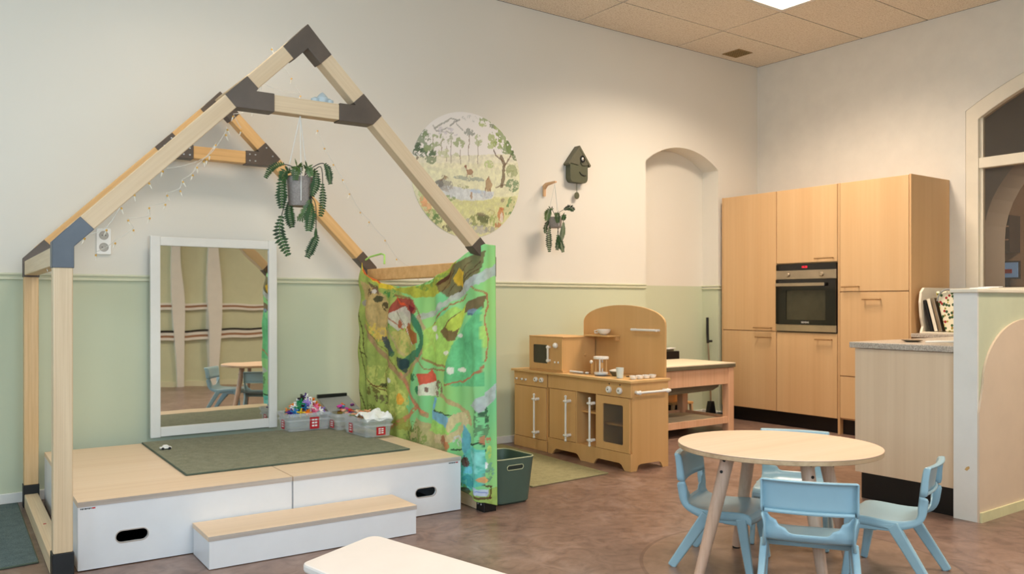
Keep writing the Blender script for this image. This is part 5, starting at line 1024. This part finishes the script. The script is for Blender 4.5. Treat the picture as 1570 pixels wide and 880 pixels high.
MB().prism([(-.74, .001), (-.62, .001), (-.655, .16), (-.70, .16)], .0, .05, 'y').build('brush', M_black, t, bevel=.005)
MB().prism([(-.86, .001), (-.55, .001), (-.55, .03), (-.60, .05), (-.86, .012)], -.14, .0 - .005, 'y').build('dustpan', M_black, t, bevel=.003)
t = thing('wooden_block_toy', 'small honey wood toy standing on the play table behind the backboard', 'toy', (-1.75, -.12, .597)); B(-1.80, -1.66, -.16, -.10, .597, .73).build('block', M_honey_x, t, bevel=.01)

# ------------------------------------------------------------------ green storage bin
t = thing('storage_bin', 'dark green plastic bin with side handle standing beside the curtain', 'bin', (-4.25, -1.52, 0))
def bring(z, g_, r): return [(p[0], p[1], z) for p in rounded(-4.385 - g_, -4.145 + g_, -1.66 - g_, -1.40 + g_, r, 6)]
bc = [bring(.001, -.012, .04), bring(.012, 0, .045), bring(.245, .022, .05), bring(.255, .025, .05), bring(.255, .017, .045), bring(.02, -.004, .04)]
kk = len(bc[0]); V = []; F = []
for r_ in bc: V += r_
for j in range(5): F += [(j * kk + i, j * kk + (i + 1) % kk, (j + 1) * kk + (i + 1) % kk, (j + 1) * kk + i) for i in range(kk)]
F += [tuple(range(kk)), tuple(range(5 * kk, 6 * kk))]
MB().add(V, F).build('body', M_binm, t, smooth=True)
rp = bring(.2565, .021, .048); MB().tube(rp + [rp[0]], .0045, 6).build('rim', M_binrim, t, smooth=True)
hp = rounded(-4.325, -4.215, .195, .222, .0132, 6)
yf = lambda z: -1.66 - .022 * z / .245 - .0012
m = MB().add([(x, yf(z) , z) for x, z in hp], [tuple(range(len(hp)))]); m.build('handle_shade_patch', paint('bin_handle_shade', (38, 50, 44), .6), t, solid=.002)  # dark patch paints the shade of the handle hole; the wall is uncut
MB().tube([(x, yf(z) - .001, z) for x, z in hp + [hp[0]]], .003, 6).build('handle_rim', M_binrim, t, smooth=True)

# ------------------------------------------------------------------ round table
TCX, TCY, TZ, TR = -4.07, -3.25, .535, .405
t = thing('round_table', 'round birch children\'s table on splayed whitewashed legs', 'table', (TCX, TCY, 0))
va = math.atan2(TCY + 5.394, TCX + 6.974); cv_, sv_ = math.cos(va), math.sin(va)
def oval(r): return [(TCX + r * .90 * math.cos(a) * cv_ - r * math.sin(a) * sv_, TCY + r * .90 * math.cos(a) * sv_ + r * math.sin(a) * cv_) for a in [2 * math.pi * i / 72 for i in range(72)]]
MB().prism(oval(TR), TZ - .004, TZ, 'z').build('tabletop', M_tabletop, t, bevel=.0015)
MB().prism(oval(TR - .001), TZ - .022, TZ - .0042, 'z').build('tabletop_edge', M_tableedge, t, bevel=.003)
feet_ = [(-4.40, -3.115), (-3.92, -2.915), (-4.12, -3.50), (-3.745, -3.37)]
for fx, fy in feet_:
    dx, dy = fx - TCX, fy - TCY; tx, ty = TCX + dx * .62, TCY + dy * .62
    lg = MB().tube([(fx, fy, .012), (TCX + dx * .80, TCY + dy * .80, TZ * .5), (tx, ty, TZ - .024)], [.020, .026, .0275], 20).build('leg', M_leg, t, smooth=True)
    MB().cyl((fx, fy, 0), (fx, fy, .012), .017, n=16).build('foot_cap', M_black, lg)
    o2 = Vector((dx, dy, 0)).normalized() * .85 + Vector((-.4, -.6, 0)); o2.z = 0; o2.normalize()
    for k_, zz in enumerate((TZ - .055, TZ - .10)):
        u = (TZ - .024 - zz) / (TZ - .036); p = Vector((tx + (fx - tx) * u, ty + (fy - ty) * u, zz)); MB().cyl(p + o2 * .024, p + o2 * .0285, .0065, n=10).build('bolt', M_black, lg)

# ------------------------------------------------------------------ children's chairs
def chair_proto():
    t = thing('childrens_chair', 'x', 'chair', (0, 0, 0), 'light blue chairs around the round table')
    prof = [(.168, .215), (.172, .236), (.160, .252), (.11, .258), (.05, .254), (0, .250), (-.06, .250), (-.10, .258), (-.126, .272), (-.138, .295), (-.143, .318), (-.147, .345), (-.151, .372), (-.157, .42), (-.164, .470), (-.168, .492)]
    US = [-1, -.97, -.9, -.72, -.5, -.25, 0, .25, .5, .72, .9, .97, 1]
    def hwid(k):
        z = prof[k][1]
        return .158 if k < 7 else (.146 if z < .36 else .156)
    def pt(k, u):
        f, z = prof[k]; w_ = hwid(k); curve = (.020 if z > .3 else .012 * max(0, (k - 5) / 4)) * u * u
        dz = .006 * u * u if k < 8 else 0
        if k < 3: curve = -.012 * u * u
        return (f + curve, u * w_, z + dz)
    def flange(k, u, s, dpt):
        x, y, z = pt(k, u)
        if k < 7: return (x, y + s * .002, z - dpt)
        if k < 10: q = (k - 6) / 4; return (x - dpt * q * 1.1, y + s * .002, z - dpt * (1 - q))
        return (x - dpt, y + s * .003, z - .003)
    def shell(k0, k1, name, holes, top=False):
        V = []; F = []; cols = len(US) + 2
        for k in range(k0, k1 + 1):
            dpt = .034 if k < 10 else (.036 if k < 13 else .026)
            V.append(flange(k, -1, -1, dpt)); V += [pt(k, u) for u in US]; V.append(flange(k, 1, 1, dpt))
        for j in range(k1 - k0):
            for i in range(cols - 1):
                if (j + k0) in holes and 3 <= i <= cols - 5 + 0 and holes[j + k0][0] <= i <= holes[j + k0][1]: continue
                F.append((j * cols + i, j * cols + i + 1, (j + 1) * cols + i + 1, (j + 1) * cols + i))
        if top:
            b0 = (k1 - k0) * cols; n0 = len(V)
            for i in range(cols): x, y, z = V[b0 + i]; V.append((min(x, pt(k1, US[min(max(i - 1, 0), len(US) - 1)])[0]) - (.026 if 0 < i < cols - 1 else 0), y, z - .002))
            F += [(b0 + i, b0 + i + 1, n0 + i + 1, n0 + i) for i in range(cols - 1)]
        m = MB().add(V, F); return m.build(name, M_chair, t, smooth=True, solid=.006)
    hl = {9: (5, 8), 10: (4, 9), 11: (3, 10)}
    shell(0, 12, 'seat', hl); shell(12, 15, 'backrest', {}, True)
    for o in t.children:
        md = o.modifiers.new('soft', 'SUBSURF'); md.levels = 1; md.render_levels = 1; o.modifiers.move(1, 0)
    # lower lip of the backrest
    MB().tube([(pt(12, u)[0] - .008, pt(12, u)[1], pt(12, u)[2] + .004) for u in (-.95, -.6, -.3, 0, .3, .6, .95)], .007, 8).build('back_lip', M_chair, t, smooth=True)
    for s in (-1, 1):
        MB().beam((.120, s * .150, .222), (-.045, s * .152, .232), .022, .030).build('side_rail', M_chair, t, bevel=.005)
        MB().beam((.115, s * .152, .240), (.155, s * .163, .0), .026, .046, (1, 0, 0), .022, .030).build('leg', M_chair, t, bevel=.006)
        MB().beam((-.030, s * .152, .242), (-.185, s * .170, .0), .026, .050, (0, 0, 1), .022, .036).build('leg', M_chair, t, bevel=.006)
    MB().beam((.06, -.145, .215), (.06, .145, .215), .05, .02).build('cross_rail', M_chair, t, bevel=.004)
    return t
cp_ = chair_proto()
CH = [(-4.130, -3.018, -65, .97, 'light blue chair tucked under the left side of the round table'),
      (-4.297, -3.552, 35, 1.01, 'light blue chair seen from behind, nearest in front of the round table'),
      (-3.677, -3.525, 108, .97, 'light blue chair seen from the side at the right of the round table'),
      (-3.60, -2.98, 211, 1.0, 'light blue chair behind the round table, only its top rim showing')]
for i, (x, y, a, s, lab) in enumerate(CH):
    o = cp_ if i == 0 else copy_tree(cp_)
    o.location = (x, y, 0); o.rotation_euler = (0, 0, R(a)); o.scale = (s, s, s); o['label'] = lab

# ------------------------------------------------------------------ pale table in the foreground
t = thing('low_table', 'off-white low table with rounded corners cut by the bottom edge of the photo', 'table', (-5.95, -3.7, 0))
ang = math.atan2(.104, .216)
cn = [(-6.175, -3.372), (-5.905, -3.240), (-5.735, -4.02), (-6.06, -4.06)]
def round_poly(P, r):
    out = []; n_ = len(P)
    for i in range(n_):
        p = Vector((*P[i], 0)); a = (Vector((*P[i - 1], 0)) - p).normalized(); b_ = (Vector((*P[(i + 1) % n_], 0)) - p).normalized()
        th_ = math.acos(max(-1, min(1, a.dot(b_)))); tl = r / math.tan(th_ / 2); c = p + (a + b_).normalized() * (r / math.sin(th_ / 2))
        s0 = p + a * tl; s1 = p + b_ * tl; a0 = math.atan2(s0.y - c.y, s0.x - c.x); a1 = math.atan2(s1.y - c.y, s1.x - c.x)
        d_ = (a1 - a0 + math.pi) % (2 * math.pi) - math.pi
        out += [(c.x + r * math.cos(a0 + d_ * j / 8), c.y + r * math.sin(a0 + d_ * j / 8)) for j in range(9)]
    return out
MB().prism(round_poly(cn, .03), .438, .46, 'z').build('tabletop', M_pinkwhite, t, bevel=.006)
for x, y in ((-6.10, -3.42), (-5.93, -3.33), (-5.80, -3.95), (-6.03, -3.98)): MB().cyl((x, y, 0), (x, y, .437), .016, n=14).build('leg', M_white, t, smooth=True)
